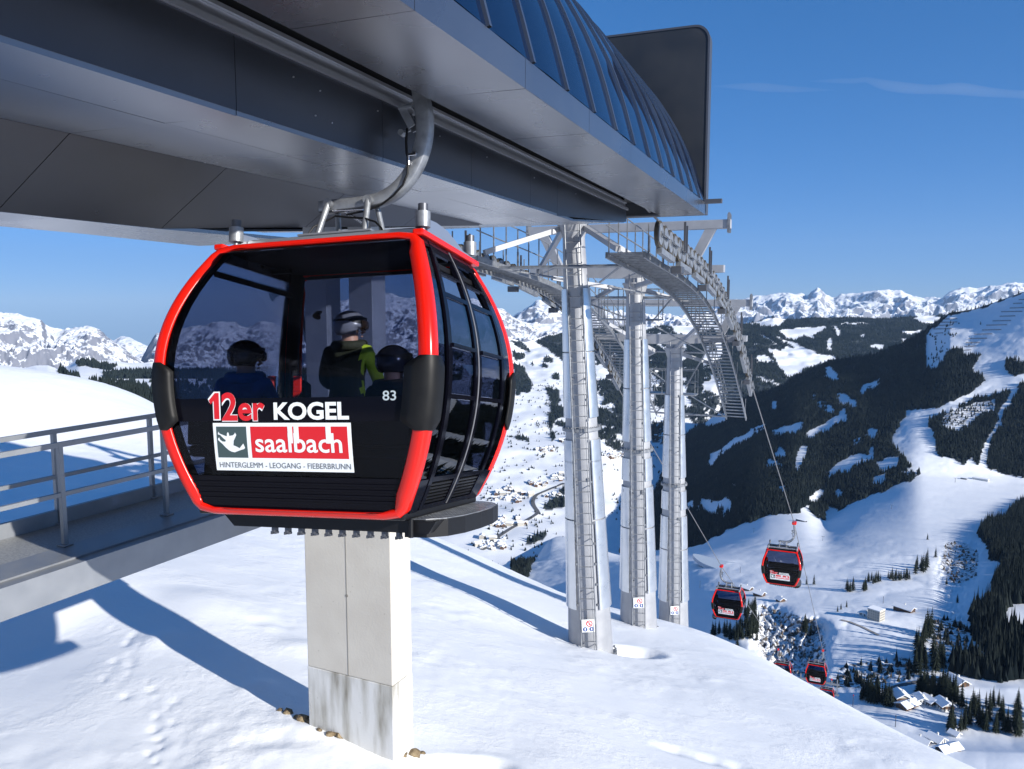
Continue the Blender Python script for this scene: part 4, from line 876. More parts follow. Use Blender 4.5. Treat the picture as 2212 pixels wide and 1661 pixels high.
# tie bars between the two catwalks
tie = empty('tie_frame', tuple(lq(9, -GAUGE/2, -.5)), 'thin galvanised tie bars and braces crossing between the two catwalks', 'bracing'); TiO = tuple(lq(9, -GAUGE/2, -.5))
A_, B_ = -1.32, -GAUGE+1.32
for s in (1.9, 8.0, 14.4, 20.3):
    m_ = MB(); m_.tube([lp(s, A_, -.72), lp(s, B_, -.72)], .045, 8); m_.build('tie_bar', M['galv'], tie, origin=TiO)
for sa, sb in ((1.9,4.6),(8.0,5.4),(8.0,11.0),(14.4,11.5),(14.4,17.6),(20.3,18.2)):
    for o in (A_, B_):
        m_ = MB(); m_.tube([lp(sa, o, -.73), (lambda p: (p.x, p.y, p.z))(lp(sb, -GAUGE/2+(.28 if o == A_ else -.28), -.8))], .03, 8); m_.build('brace', M['galv'], tie, origin=TiO)
for (s, zoff) in ((9.3,-.55),(16.3,-.55)):                      # small service platforms by the tower heads
    m_ = MB(); a0 = lp(s, -GAUGE/2-.9, 0); 
    for i in range(2): pass
    z = float(np.polyval(zc, s+1.8))-.62
    PMx = Matrix.Translation(Vector(lq(s, -GAUGE/2, z))) @ Matrix.Rotation(-LA, 4, 'Z')
    m_.box((-1.1,-.35,-.05),(1.0,.35,0), 0, PMx)
    for x in (-1.08,-.4,.3,.98):
        for y in (-.33,.33): m_.bar(PMx @ Vector((x,y,.001)), PMx @ Vector((x,y,1.0)), .03)
    for y in (-.33,.33):
        for h in (.5,1.0): m_.bar(PMx @ Vector((-1.08,y,h)), PMx @ Vector((.98,y,h)), .03)
    m_.build('service_platform', M['galv'], tie, origin=TiO)

# ================================================================== gondola cabins
CC = np.array([-3.97854, 6.11600, -.66804]); CYPR = (0.0751640, -0.1533467, -0.0469711)
WT,WM,WB,HT,HB,LT,LM,LB = .95,1.25,.932,1.063,1.156,.652,1.033,.85
def prof(z, t, m, b): return m-(m-t)*(z/HT)**2 if z > 0 else m-(m-b)*(z/HB)**2
wz_ = lambda z: prof(z, WT, WM, WB); lz_ = lambda z: prof(z, LT, LM, LB)
def cabin_rot(yaw, pitch, roll): return Matrix.Rotation(yaw, 4, 'Z') @ Matrix.Rotation(pitch, 4, 'X') @ Matrix.Rotation(roll, 4, 'Y')
cabin = empty('gondola_cabin', (0,0,0), 'large red and black gondola cabin in the foreground, hanging under the station roof', 'gondola cabin')
def cpart(mb, n, m, parent=None): return mb.build(n, m, parent or cabin)
def frame_loop(sg):
    """one red ring round an end face; sg=-1 the near face, +1 the far one"""
    path = []; zt, zb = HT+.035, -HB-.03
    for z in np.linspace(zb, zt, 30): path.append((wz_(max(-HB, min(HT, z))), z))
    n = 12
    for x in np.linspace(1, -1, n)[1:-1]: path.append((WT*x, zt+.0))
    left = [(-x, z) for x, z in path[:30]][::-1]; path += left
    for x in np.linspace(-1, 1, n)[1:-1]: path.append((WB*x, zb))
    m = len(path); P = np.array(path)
    for _ in range(1): P = (np.roll(P,1,0)+2*P+np.roll(P,-1,0))/4
    rows = []
    for i in range(m):
        t = P[(i+1) % m]-P[i-1]; t = t/np.hypot(*t); nrm = np.array([t[1], -t[0]])           # outwards
        side = abs(nrm[0])
        wi = .055+.065*side; dp = .075+.055*side; z = P[i][1]; l = lz_(max(-HB, min(HT, z))) + (0 if -HB < z < HT else 0)
        sec = [(-wi,.012),(-wi,-.004),(-wi+.012,-.016),(-.055,-.018),(-.028,-.012),(-.010,.004),(0,.030),(.0,dp*.7),(-.012,dp),(-.05,dp),(-.05,.03)]
        rows.append([(P[i][0]+a*nrm[0], sg*(l-b), P[i][1]+a*nrm[1]) for a, b in sec])
    rows.append(rows[0]); mb = MB(); mb.grid(rows, 0, True, True); return mb
def fsurf(x, z, off=0.0, sg=-1): return (x, sg*(lz_(z)+off), z)
def fpatch(mb, x0, x1, z0, z1, off, sg=-1, th=.004, n=14, xf=None, m=0):
    """a slab lying on an end face; x0/x1 may be functions of z"""
    f0 = x0 if callable(x0) else (lambda z: x0); f1 = x1 if callable(x1) else (lambda z: x1)
    A = []; Bk = []
    for z in np.linspace(z0, z1, n):
        a, b = f0(z), f1(z); A.append([fsurf(a, z, off, sg), fsurf((a+b)/2, z, off, sg), fsurf(b, z, off, sg)]); Bk.append([fsurf(a, z, off-th, sg), fsurf((a+b)/2, z, off-th, sg), fsurf(b, z, off-th, sg)])
    return slab(mb, A, Bk, m)
def slab(mb, A, Bk, m=0):
    """smooth front and back sheets with crisp edges"""
    mb.grid(A, m, True); mb.grid(Bk, m, True)
    for e in (0, -1):
        mb.grid([[r[e] for r in A], [r[e] for r in Bk]], m, False); mb.grid([A[e], Bk[e]], m, False)
    return mb
def spatch(mb, y0, y1, z0, z1, off=0.0, sg=1, th=.03, n=10, m=0):
    """a slab on a side wall, y given as a share of the half length at that height"""
    A = []; Bk = []
    for z in np.linspace(z0, z1, n):
        a, b = y0*lz_(z), y1*lz_(z); x = wz_(z)+off; A.append([(sg*x, a, z), (sg*x, b, z)]); Bk.append([(sg*(x-th), a, z), (sg*(x-th), b, z)])
    return slab(mb, A, Bk, m)
def text_mesh(txt, size, bold=0.0, sx=1.0, shear=0.0, res=4):
    cu_ = bpy.data.curves.new('lettering', 'FONT'); cu_.body = txt; cu_.size = size; cu_.offset = bold; cu_.resolution_u = res; cu_.shear = shear
    o = bpy.data.objects.new('lettering', cu_); COL.objects.link(o); bpy.context.view_layer.update()
    me = bpy.data.meshes.new_from_object(o.evaluated_get(bpy.context.evaluated_depsgraph_get()))
    bm = bmesh.new(); bm.from_mesh(me); bmesh.ops.triangulate(bm, faces=bm.faces[:]); bm.verts.index_update()
    V = np.array([v.co[:] for v in bm.verts]); Fs = [[v.index for v in f.verts] for f in bm.faces]; bm.free()
    bpy.data.objects.remove(o); bpy.data.curves.remove(cu_); bpy.data.meshes.remove(me)
    V[:,0] *= sx; return V[:,:2], Fs
def letter(mb, txt, x0, x1, zb, zh, bold, sg, off, refh=None, m=0, shear=0.0):
    """lay words on an end face between x0 and x1, base line zb, cap height zh"""
    V, Fs = text_mesh(txt, 1.0, bold, 1.0, shear)
    hmax = refh or (V[:,1].max()); xs = (V[:,0]-V[:,0].min())/(V[:,0].max()-V[:,0].min())
    pts = []
    for (a, b), t in zip(V, xs):
        x = x0+(x1-x0)*t; z = zb+b/hmax*zh; pts.append(fsurf(x if sg < 0 else -x, z, off, sg))
    mb.add(pts, Fs, m); return mb
EMBLEM = [[(262,285),(300,172),(338,165),(385,158),(398,215),(378,265),(390,285),(425,298),(475,322),(508,285),(530,262),(552,315),(540,332),(470,352),(405,376),(360,368),(320,348),(285,318)],
 [(175,145),(182,110),(200,135),(268,160),(330,180),(320,240),(262,205),(205,152)],[(300,175),(306,130),(318,115),(330,128),(340,175)],[(345,190),(412,138),(418,120),(424,142),(437,152),(420,185),(390,240)],
 [(172,215),(178,195),(192,185),(205,215),(240,238),(300,240),(285,320),(235,268),(200,240)]]
for sg in (-1, 1):
    fo = cpart(frame_loop(sg), 'end_frame', M['red'])
    fx = lambda z: wz_(z)-.085
    gp = MB(); fpatch(gp, lambda z: -fx(z), fx, -.86, 1.02, -.012, sg, .008, 20); cpart(gp, 'end_window', M['glass'])
    bd_ = MB(); fpatch(bd_, lambda z: -fx(z)+.01, lambda z: fx(z)-.01, -.43, -.245, -.009, sg, .002, 6); bo = cpart(bd_, 'black_band', M['black_gloss'])
    lpn = MB(); fpatch(lpn, lambda z: -fx(z)-.04, lambda z: fx(z)+.04, -1.14, -.865, -.02, sg, .03, 8)
    for z in (-.92,-.965,-1.01,-1.05): fpatch(lpn, lambda z: -fx(z)+.03, lambda z: fx(z)-.03, z-.008, z+.008, -.012, sg, .012, 2)
    cpart(lpn, 'lower_panel', M['black_gloss'])
    hd_ = MB(); fpatch(hd_, lambda z: -fx(z)-.03, lambda z: fx(z)+.03, 1.02, 1.075, -.02, sg, .03, 3); cpart(hd_, 'head_rail', M['black'])
    sgn = lambda a, b: (a, b) if sg < 0 else (-b, -a)
    # advertising sign
    pl = MB(); fpatch(pl, *sgn(-.672, .561), -.821, -.441, -.0055, sg, .002, 10); sp_ = cpart(pl, 'sign_board', M['white'])
    q = MB(); fpatch(q, *sgn(-.643,-.363), -.718, -.470, -.0045, sg, .001, 6); sq = cpart(q, 'emblem_field', M['sign_grey'], sp_)
    q = MB(); fpatch(q, *sgn(-.326,.529), -.718, -.470, -.0045, sg, .001, 6); cpart(q, 'name_field', M['sign_red'], sp_)
    # emblem: a white leaping figure, arms up on the left, one foot up on the right
    e_ = MB(); bm = bmesh.new()
    for em in EMBLEM:
        pts = []
        for a, b in em:
            t = (a-150)/(575-150); s_ = (b-45)/(445-45); x = -.643+(-.363+.643)*(t-.035*s_); z = -.470+(-.718+.470)*s_; pts.append((x if sg < 0 else -x, z))
        bm.faces.new([bm.verts.new((x, 0, z)) for x, z in pts])
    bmesh.ops.triangulate(bm, faces=bm.faces[:], ngon_method='EAR_CLIP'); bm.verts.index_update()
    for f_ in bm.faces: e_.add([fsurf(v.co.x, v.co.z, -.0035, sg) for v in f_.verts], [(0,1,2)])
    bm.free(); cpart(e_, 'emblem', M['white'], sp_)
    t_ = MB(); letter(t_, 'saalbach', -.288, .479, -.668, .112, .013, sg, -.0025, refh=.53)
    cpart(t_, 'lettering', M['white'], sp_)
    for a, b in ((.012,.052),(.066,.108),(.345,.388)):         # the tall strokes of l, b and h run up into the white border
        asc = MB(); fpatch(asc, *sgn(a, b), -.60, -.468, -.0028, sg, .0015, 5); cpart(asc, 'letter_stroke', M['white'], sp_)
    t_ = MB(); letter(t_, 'HINTERGLEMM - LEOGANG - FIEBERBRUNN', -.636, .540, -.797, .045, .0, sg, -.0030, refh=.73); cpart(t_, 'lettering', M['text_grey'], sp_)
    for bold, mm, off in ((.050, 'white', -.0040), (.026, 'sign_red', -.0025)):
        t_ = MB(); g_ = .006 if bold > .02 else 0
        letter(t_, '2', -.575-g_, -.440+g_, -.410-g_, .205+2*g_, bold, sg, off)
        one = [(-.066,.150),(-.008,.208),(.028,.208),(.028,0),(-.020,0),(-.020,.146),(-.050,.118)]; cx1 = -.632; gm_ = .011 if bold > .04 else 0
        ctr = (-.004,.12); pts = [fsurf((1 if sg < 0 else -1)*(cx1+p+gm_*(1 if p > -.004 else -1)), -.410+q+gm_*(1 if q > .1 else -1), off, sg) for p, q in one]
        t_.add(pts, [(0,1,5),(0,5,6),(1,2,5),(2,3,4),(2,4,5)])
        if True:  letter(t_, 'er', -.422-g_, -.190+g_, -.410-g_, .120+2*g_, bold, sg, off); cpart(t_, 'lettering', M[mm], bo)
    t_ = MB(); letter(t_, 'KOGEL', -.104, .551, -.411, .130, .034, sg, -.0025); cpart(t_, 'lettering', M['white'], bo)
num = MB(); letter(num, '83', .834, .945, -.274, .072, .01, -1, -.006); numo = cpart(num, 'cabin_number', M['pale_num'])
# floor, roof, ceiling
r_ = MB(); r_.cbox((-WB,-LB+.03,-1.19),(WB,LB-.03,-1.10), .02); cpart(r_, 'floor', M['black'])
r_ = MB(); r_.cbox((-WT+.02,-LT+.05,1.05),(WT-.02,LT-.05,1.095), .015); cpart(r_, 'roof', M['inner'])
for sx_ in (-1, 1):
    r_ = MB(); xa, xb = sorted((sx_*(WT-.06), sx_*(WT+.035))); r_.cbox((xa,-LT+.02,1.062),(xb,LT+.08,1.115), .015); cpart(r_, 'roof_edge', M['red'])
# side walls: fixed strips and two sliding door leaves with windows
LOUV = (-1.08,-.90); RAILS = [(-1.13,-1.09),(-.905,-.865),(-.25,-.215),(.15,.185),(.56,.60),(.75,.775),(.94,1.05)]
s_ = MB(); spatch(s_, -.90, .90, -.88, .98, -.012, -1, .008, 18); cpart(s_, 'side_window', M['glass'])
s_ = MB(); spatch(s_, -.90, .90, -1.14, -.88, 0, -1, .03, 6); cpart(s_, 'side_panel', M['black_gloss']); s_ = MB(); spatch(s_, -.90, .90, .98, 1.06, 0, -1, .03, 4); cpart(s_, 'side_panel', M['black_gloss'])
for sx_ in (1,):
    for y0, y1 in ((-.90,-.72),(.66,.90)):
        s_ = MB(); spatch(s_, y0, y1, -.88, .98, -.012, sx_, .008, 18); cpart(s_, 'side_window', M['glass_dark'])
        s_ = MB(); spatch(s_, y0, y1, -1.14, -.88, 0, sx_, .03, 6); cpart(s_, 'side_panel', M['black_gloss']); s_ = MB(); spatch(s_, y0, y1, .98, 1.06, 0, sx_, .03, 4); cpart(s_, 'side_panel', M['black_gloss'])
    for y0, y1, hinge in ((-.715,-.055,-1),(-.040,.655,1)):
        d_ = MB()
        for a, b in ((y0,y0+.075),(y1-.065,y1)): spatch(d_, a, b, -1.13, 1.05, .006, sx_, .04, 24)
        for a, b in RAILS: spatch(d_, y0+.07, y1-.06, a, b, .006 if b-a < .05 else .004, sx_, .035, 3)
        do = cpart(d_, 'door', M['black_gloss'])
        for a, b in ((-.865,-.25),(-.215,.15),(.185,.56)):
            s_ = MB(); spatch(s_, y0+.07, y1-.06, a+.004, b-.004, -.008, sx_, .007, 8); cpart(s_, 'door_window', M['glass_dark'], do)
        s_ = MB()
        for z in np.linspace(-1.07,-.93,6): spatch(s_, y0+.075, y1-.065, z-.010, z+.006, -.004-.0*z, sx_, .02, 2)
        spatch(s_, y0+.07, y1-.06, -1.09, -.905, -.028, sx_, .008, 4); cpart(s_, 'louvre', M['black'], do)
        s_ = MB(); 
        for z in (.165,): spatch(s_, y0+.07, y1-.06, z-.016, z+.016, .022, sx_, .02, 3)
        cpart(s_, 'door_rail', M['black_gloss'], do)
    s_ = MB(); spatch(s_, -.058, -.037, -1.12, 1.04, .010, sx_, .02, 24); cpart(s_, 'door_seal', mat('grey_seal', (.14,.14,.15), .5))
    # step with a tread plate
    xs_ = [(.84,-.62),(1.02,-.60),(1.14,-.45),(1.20,-.22),(1.225,.1),(1.22,.45),(1.17,.75),(1.06,.97),(.95,1.03),(.84,1.04)]
    s_ = MB(); P2 = [(sx_*x, y) for x, y in xs_]; s_.prism(P2, 2, -1.34, -1.205); so2 = cpart(s_, 'step', M['black'])
    s_ = MB(); P2 = [(sx_*(x-.015 if x > .9 else x), y*.975) for x, y in xs_]; s_.prism(P2, 2, -1.204, -1.196)
    for i in range(15):
        for j in range(22):
            x = .90+i*.036; y = -.55+j*.066
            if x < np.interp(y, [-.62,-.45,-.22,.1,.45,.75,.97], [.98,1.12,1.18,1.2,1.19,1.14,1.02])-.03: s_.box((sx_*x-.010, y-.006, -1.196), (sx_*x+.010, y+.006, -1.1925))
    cpart(s_, 'tread_plate', M['galv'], so2)
# black tray below the floor with its row of clips
s_ = MB(); s_.prism([(-.80,-1.205),(1.12,-1.205),(1.06,-1.30),(-.70,-1.30)], 1, -.66, .66); tr = cpart(s_, 'under_tray', M['black'])
for k in range(10):
    x = -.345+k*.1255; s_ = MB(); s_.cbox((x-.016,-.63,-1.345),(x+.016,-.57,-1.301), .004); s_.box((x-.026,-.625,-1.362),(x-.012,-.575,-1.338)); s_.box((x+.008,-.625,-1.358),(x+.022,-.575,-1.340)); cpart(s_, 'clip', M['dark_steel'], tr)
s_ = MB(); s_.cyl((.93,-.70,-1.33),(.93,-.70,-1.19), .02, n=10); cpart(s_, 'foot_pin', M['black'])
# bumpers at the four corners
for sx_ in (-1, 1):
    for sy in (-1, 1):
        rows = []; zz = np.linspace(-.50, .055, 15)
        for z in zz:
            t = (z+.50)/.555; e = min(1, min(t*5, (1-t)*5.5)+.35); w0_, l0 = wz_(z), lz_(z); g = .035*e
            P_ = [(w0_-.20*e-.03, l0+.020),(w0_-.14*e, l0+.022+g*.5),(w0_-.03, l0+.016+g*.6),(w0_+.010+g*.25, l0-.03),(w0_+.012+g*.35, l0-.10*e-.06),(w0_+.012, l0-.17*e-.02)]
            rows.append([(sx_*x, sy*y, z) for x, y in P_]+[(sx_*(w0_-.06), sy*(l0-.06), z)])
        s_ = MB(); s_.grid(rows, 0, True, True); s_.add(rows[0], [tuple(range(7))]); s_.add(rows[-1], [tuple(range(7))[::-1]]); cpart(s_, 'bumper', M['rubber'])
# roof carrier: side beams, cross beams, corner rollers
for sx_ in (-1, 1):
    s_ = MB(); x = sx_*.90
    s_.prism([(-.40,1.135),(-.40,1.25),(-.2,1.265),(.05,1.255),(.25,1.21),(.45,1.16),(.68,1.155),(.68,1.115),(.3,1.118)], 0, x-.025, x+.025); s_.box((x-.05,-.40,1.118),(x+.05,.68,1.134)); cpart(s_, 'side_beam', M['alu_trim'])
    for y in (-.435,.70):
        s_ = MB(); s_.cyl((x,y,1.10),(x,y,1.17), .022, n=10); s_.cyl((x,y,1.17),(x,y,1.30), .062, n=20); ro = cpart(s_, 'corner_roller', M['galv'])
        s_ = MB(); s_.cyl((x,y,1.301),(x,y,1.365), .042, n=18); cpart(s_, 'roller_cap', M['dark_steel'], ro)
for y in (-.26, .30):
    s_ = MB(); s_.cbox((-.87,y-.045,1.125),(.87,y+.045,1.215), .012); s_.cbox((-.36,y-.05,1.216),(.36,y+.05,1.235), .005); cpart(s_, 'cross_beam', M['alu_trim'])
# hanger: four legs, cross bar sweeping up into the curved arm
cl = [(-.30,1.545,.11),(-.20,1.547,.11),(-.05,1.55,.105),(.10,1.552,.105),(.22,1.556,.11),(.33,1.575,.115),(.43,1.620,.12),(.52,1.685,.125),(.60,1.775,.128),(.66,1.88,.13),(.705,2.0,.132),(.730,2.125,.135),(.728,2.25,.138),(.712,2.36,.14),(.690,2.46,.14),(.665,2.60,.13),(.65,2.78,.12)]
P_ = np.array(cl)
def subd(P_, n):
    t = np.linspace(0, len(P_)-1, n); Q_ = np.stack([np.interp(t, np.arange(len(P_)), P_[:,i]) for i in range(P_.shape[1])], 1)
    for _ in range(8): Q_[1:-1] = (Q_[:-2]+2*Q_[1:-1]+Q_[2:])/4
    return Q_
P_ = subd(P_, 52); rows = []
for i in range(len(P_)):
    t = P_[min(i+1,len(P_)-1),:2]-P_[max(i-1,0),:2]; t /= np.hypot(*t); n_ = np.array([-t[1], t[0]]); h = P_[i,2]/2; c_ = .012; wd_ = .058
    sec = [(h-c_,-wd_),(h,-wd_+c_),(h,wd_-c_),(h-c_,wd_),(-h+c_,wd_),(-h,wd_-c_),(-h,-wd_+c_),(-h+c_,-wd_)]
    rows.append([(P_[i,0]+a*n_[0], b, P_[i,1]+a*n_[1]) for a, b in sec])
s_ = MB(); s_.grid(rows, 0, True, True); s_.add(rows[0], [tuple(range(8))]); s_.add(rows[-1], [tuple(range(8))[::-1]]); arm = cpart(s_, 'hanger_arm', M['galv'])
for x0, x1 in ((-.235,-.185),(.235,.215)):
    for y in (-.26,.30):
        s_ = MB(); yy = -.085 if y < 0 else .085; s_.tube([(x0,y*.72,1.236),(x1,yy,1.555)], .028, 12); s_.cyl((x1,yy-.025,1.555),(x1,yy+.025,1.555), .042, n=16); cpart(s_, 'hanger_leg', M['galv'])
s_ = MB(); s_.bar((.62,-.05,2.19),(.53,-.05,2.36), .012, .07); s_.bar((.62,.05,2.19),(.53,.05,2.36), .012, .07); s_.bar((.53,-.06,2.37),(.64,-.06,2.40), .02,.02); s_.cbox((.50,-.09,2.345),(.63,.09,2.375), .006); s_.cyl((.515,-.06,2.15),(.515,.0,2.15), .028, n=12); s_.bar((.515,-.03,2.15),(.60,-.03,2.17), .02, .02); cpart(s_, 'lever', M['galv'], arm)
s_ = MB(); s_.tube([(.585,-.07,2.17),(.578,-.075,2.05),(.585,-.075,1.94),(.60,-.075,1.90)], .012, 8); s_.tube([(.60,-.075,1.86),(.595,-.08,1.76),(.55,-.08,1.66),(.46,-.08,1.575),(.34,-.08,1.50),(.20,-.08,1.46),(.0,-.08,1.44)], .010, 8); s_.tube([(-.10,-.10,1.43),(.05,-.12,1.40),(.22,-.16,1.37),(.36,-.22,1.31),(.44,-.27,1.24),(.46,-.28,1.20)], .010, 8); s_.tube([(-.10,-.10,1.43),(-.2,-.12,1.38),(-.26,-.2,1.32),(-.30,-.26,1.22)], .008, 8); cpart(s_, 'control_cable', M['black'], arm)
s_ = MB(); s_.cyl((.60,-.075,1.845),(.60,-.075,1.915), .018, n=12); s_.cbox((.585,-.085,1.915),(.68,-.05,1.945), .005); s_.tube([(-.02,-.06,1.47),(.14,-.05,1.37),(.20,-.05,1.33)], .016, 8); s_.tube([(-.15,-.06,1.49),(.16,-.07,1.475)], .013, 8); cpart(s_, 'damper', mat('chrome', (.6,.6,.62), .15, 1.0), arm)
# seats, posts and small fittings inside
for sg in (-1, 1):
    s_ = MB(); ya, yb_ = sorted((sg*.46, sg*.86)); s_.cbox((-1.02,ya,-.72),(1.02,yb_,-.62), .03); yc, yd = sorted((sg*.84, sg*.90)); s_.cbox((-1.0,yc,-.62),(1.0,yd,-.32), .02); s_.box((-.9, min(sg*.60,sg*.80), -1.1), (.9, max(sg*.60,sg*.80), -.721)); cpart(s_, 'bench', M['inner'])
for sx_ in (-1, 1):
    for yy in (-1, 1):
        s_ = MB(); rows = []
        for z in np.linspace(-1.1, 1.05, 18): rows.append([(sx_*(wz_(z)-.035), yy*(lz_(z)-.06), z), (sx_*(wz_(z)-.125), yy*(lz_(z)-.06), z), (sx_*(wz_(z)-.125), yy*(lz_(z)-.115), z), (sx_*(wz_(z)-.035), yy*(lz_(z)-.17), z)])
        s_.grid(rows, 0, True, True); cpart(s_, 'inner_post', M['inner'])
    s_ = MB(); s_.cbox((sx_*.985-.02,-.6,.835),(sx_*.985+.02,.6,.885), .01) ; s_.cbox((sx_*.8-.1,.10,.985),(sx_*.8+.1,.16,1.03), .01); cpart(s_, 'grab_rail', M['inner'])
for x in (-1.075, -.80):
    s_ = MB(); s_.tube([(x,.86,.72),(x,.80,.70),(x,.77,.66)], [.016,.03,.045], 10); cpart(s_, 'hook', M['black'])
s_ = MB(); s_.cbox((-1.12,.86,-.10),(-1.03,.885,.06), .006); s_.prism([(-1.12,-.10),(-1.03,-.10),(-1.10,-.19),(-1.12,-.19)], 1, .865, .88); cpart(s_, 'reflector', mat('signal_red', (.75,.02,.01), .4))
# grip with red cover, on top of the arm
s_ = MB(); s_.cbox((.52,-.22,2.80),(.80,.22,2.98), .04); grip = cpart(s_, 'rope_grip', M['red'])

# ---- three passengers
def skin_body(name, joints, bones, mats, mfun, parent, sub=2):
    me = bpy.data.meshes.new(name); names = list(joints); me.from_pydata([joints[k][0] for k in names], [(names.index(a), names.index(b)) for a, b in bones], [])
    o = bpy.data.objects.new(name, me); COL.objects.link(o)
    sk = o.modifiers.new('skin', 'SKIN'); sk.use_smooth_shade = True
    for i, k in enumerate(names):
        r = joints[k][1]; me.skin_vertices[0].data[i].radius = r if isinstance(r, tuple) else (r, r)
    me.skin_vertices[0].data[0].use_root = True
    ss = o.modifiers.new('sub', 'SUBSURF'); ss.levels = sub; ss.render_levels = sub
    bpy.context.view_layer.update(); ev = bpy.data.meshes.new_from_object(o.evaluated_get(bpy.context.evaluated_depsgraph_get()))
    bpy.data.objects.remove(o); bpy.data.meshes.remove(me)
    for m in mats: ev.materials.append(m)
    for p in ev.polygons: p.material_index = mfun(p.center); p.use_smooth = True
    o = bpy.data.objects.new(name, ev); COL.objects.link(o); o.parent = parent; return o
def person(label, pos, yaw, head_yaw, jacket, helmet, seated=True, k=1.06, sleeve=None):
    root = empty('person', pos, label, 'person'); root.rotation_euler = (0, 0, yaw)
    v = lambda x, y, z: (x*k, y*k, z*k)
    h0 = 0.0                                                     # pelvis height
    J = {'pelvis': (v(0,0,.02), (.155*k,.125*k)), 'waist': (v(0,-.01,.20), (.15*k,.125*k)), 'chest': (v(0,0,.37), (.185*k,.14*k)), 'neck': (v(0,.015,.535), (.075*k,.07*k)), 'head': (v(0,.035,.66), (.085*k,.10*k)), 'crown': (v(0,.03,.78), (.07*k,.08*k))}
    Bn = [('pelvis','waist'),('waist','chest'),('chest','neck'),('neck','head'),('head','crown')]
    for s, n in ((-1,'l'),(1,'r')):
        J['sh'+n] = (v(s*.19,0,.455), .085*k); J['el'+n] = (v(s*.275,.07,.20), .062*k); J['wr'+n] = (v(s*.17,.29,.12), .045*k); J['pa'+n] = (v(s*.145,.355,.115), (.036*k,.028*k))
        Bn += [('chest','sh'+n),('sh'+n,'el'+n),('el'+n,'wr'+n),('wr'+n,'pa'+n)]
        for f, (dx, dl, dz) in enumerate(((-.034,.065,-.01),(-.012,.082,-.012),(.012,.078,-.012),(.034,.060,-.01))):
            J['f%d%s' % (f,n)] = (v(s*.145+dx,.355+dl*.6,.110), .0125*k); J['g%d%s' % (f,n)] = (v(s*.145+dx*1.1,.355+dl,.110+dz*2.6), .0105*k); Bn += [('pa'+n,'f%d%s' % (f,n)),('f%d%s' % (f,n),'g%d%s' % (f,n))]
        J['th'+n] = (v(s*.145-s*.055,.345,.125), .014*k); J['ti'+n] = (v(s*.145-s*.075,.385,.115), .011*k); Bn += [('wr'+n,'th'+n),('th'+n,'ti'+n)]
        if seated:
            J['hip'+n] = (v(s*.10,.03,.0), .105*k); J['kn'+n] = (v(s*.13,.45,.0), .075*k); J['an'+n] = (v(s*.13,.47,-.38), .060*k); J['toe'+n] = (v(s*.135,.62,-.44), .05*k)
        else:
            J['hip'+n] = (v(s*.10,.01,-.06), .115*k); J['kn'+n] = (v(s*.115,.03,-.45), .082*k); J['an'+n] = (v(s*.12,0,-.82), .065*k); J['toe'+n] = (v(s*.13,.16,-.87), .05*k)
        Bn += [('pelvis','hip'+n),('hip'+n,'kn'+n),('kn'+n,'an'+n),('an'+n,'toe'+n)]
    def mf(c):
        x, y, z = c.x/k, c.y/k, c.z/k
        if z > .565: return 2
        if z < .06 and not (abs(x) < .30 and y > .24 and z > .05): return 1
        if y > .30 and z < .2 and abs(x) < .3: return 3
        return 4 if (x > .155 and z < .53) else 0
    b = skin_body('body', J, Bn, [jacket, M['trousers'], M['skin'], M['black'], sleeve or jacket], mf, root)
    # jacket collar and hood roll
    c = MB(); ring = [(.125*k*math.cos(t)*1.05, .015*k+.115*k*math.sin(t), (.535+.02*math.sin(t))*k) for t in np.linspace(0, 2*math.pi, 15)[:-1]]
    c.tube(ring+[ring[0]], .045*k, 10, cap=False); c.build('collar', jacket, root)
    hd = bpy.data.objects.new('head_turn', None)
    HM = Matrix.Translation(Vector((0,.035*k,.68*k))) @ Matrix.Rotation(head_yaw, 4, 'Z')
    # face: nose, brow, mouth and ears on the skinned head
    f = MB(); f.tube([HM @ Vector((0,.10*k,.02*k)), HM @ Vector((0,.128*k,-.018*k)), HM @ Vector((0,.10*k,-.034*k))], [.010*k,.017*k,.012*k], 8); f.tube([HM @ Vector((-.022*k,.102*k,-.062*k)), HM @ Vector((0,.11*k,-.060*k)), HM @ Vector((.022*k,.102*k,-.062*k))], [.005*k,.009*k,.005*k], 8)
    for s in (-1, 1): f.tube([HM @ Vector((s*.085*k,.0,.02*k)), HM @ Vector((s*.095*k,-.005*k,-.01*k)), HM @ Vector((s*.085*k,0,-.035*k))], .014*k, 8)
    for s in (-1, 1): f.cyl(HM @ Vector((s*.03*k,.092*k,.012*k)), HM @ Vector((s*.03*k,.104*k,.012*k)), .012*k, n=10)
    f.build('face', M['skin'], root)
    # helmet shell with a rim over the ears and a goggle band
    bm = bmesh.new(); bmesh.ops.create_uvsphere(bm, u_segments=32, v_segments=20, radius=1.0); rx, ry, rz = .132*k, .158*k, .142*k
    for q in bm.verts:
        z = q.co.z
        lim = -.12 if q.co.y > .35 else -.62
        if z < lim: q.co.z = lim + (z-lim)*.08; q.co.x *= .93 if z < lim-.3 else 1
        q.co = HM @ Vector((q.co.x*rx, q.co.y*ry-.005, q.co.z*rz+.035*k))
    bm.verts.index_update(); hm = MB(); hm.add([q.co.copy() for q in bm.verts], [[q.index for q in f_.verts] for f_ in bm.faces], 0, True); bm.free(); ho = hm.build('helmet', helmet, root)
    g = MB(); rows = []
    for t in np.linspace(0, 2*math.pi, 41)[:-1]:
        rr_ = 1.006; front = max(0, math.cos(t)); h = .010+.026*front**.5
        rows.append([HM @ Vector((math.sin(t)*rx*rr_, math.cos(t)*ry*rr_-.005, z_*k)) for z_ in (.075-h,.075+h)])
    rows.append(rows[0]); g.grid(rows); g.build('goggles_strap', M['black'], root)
    g = MB(); rows = []
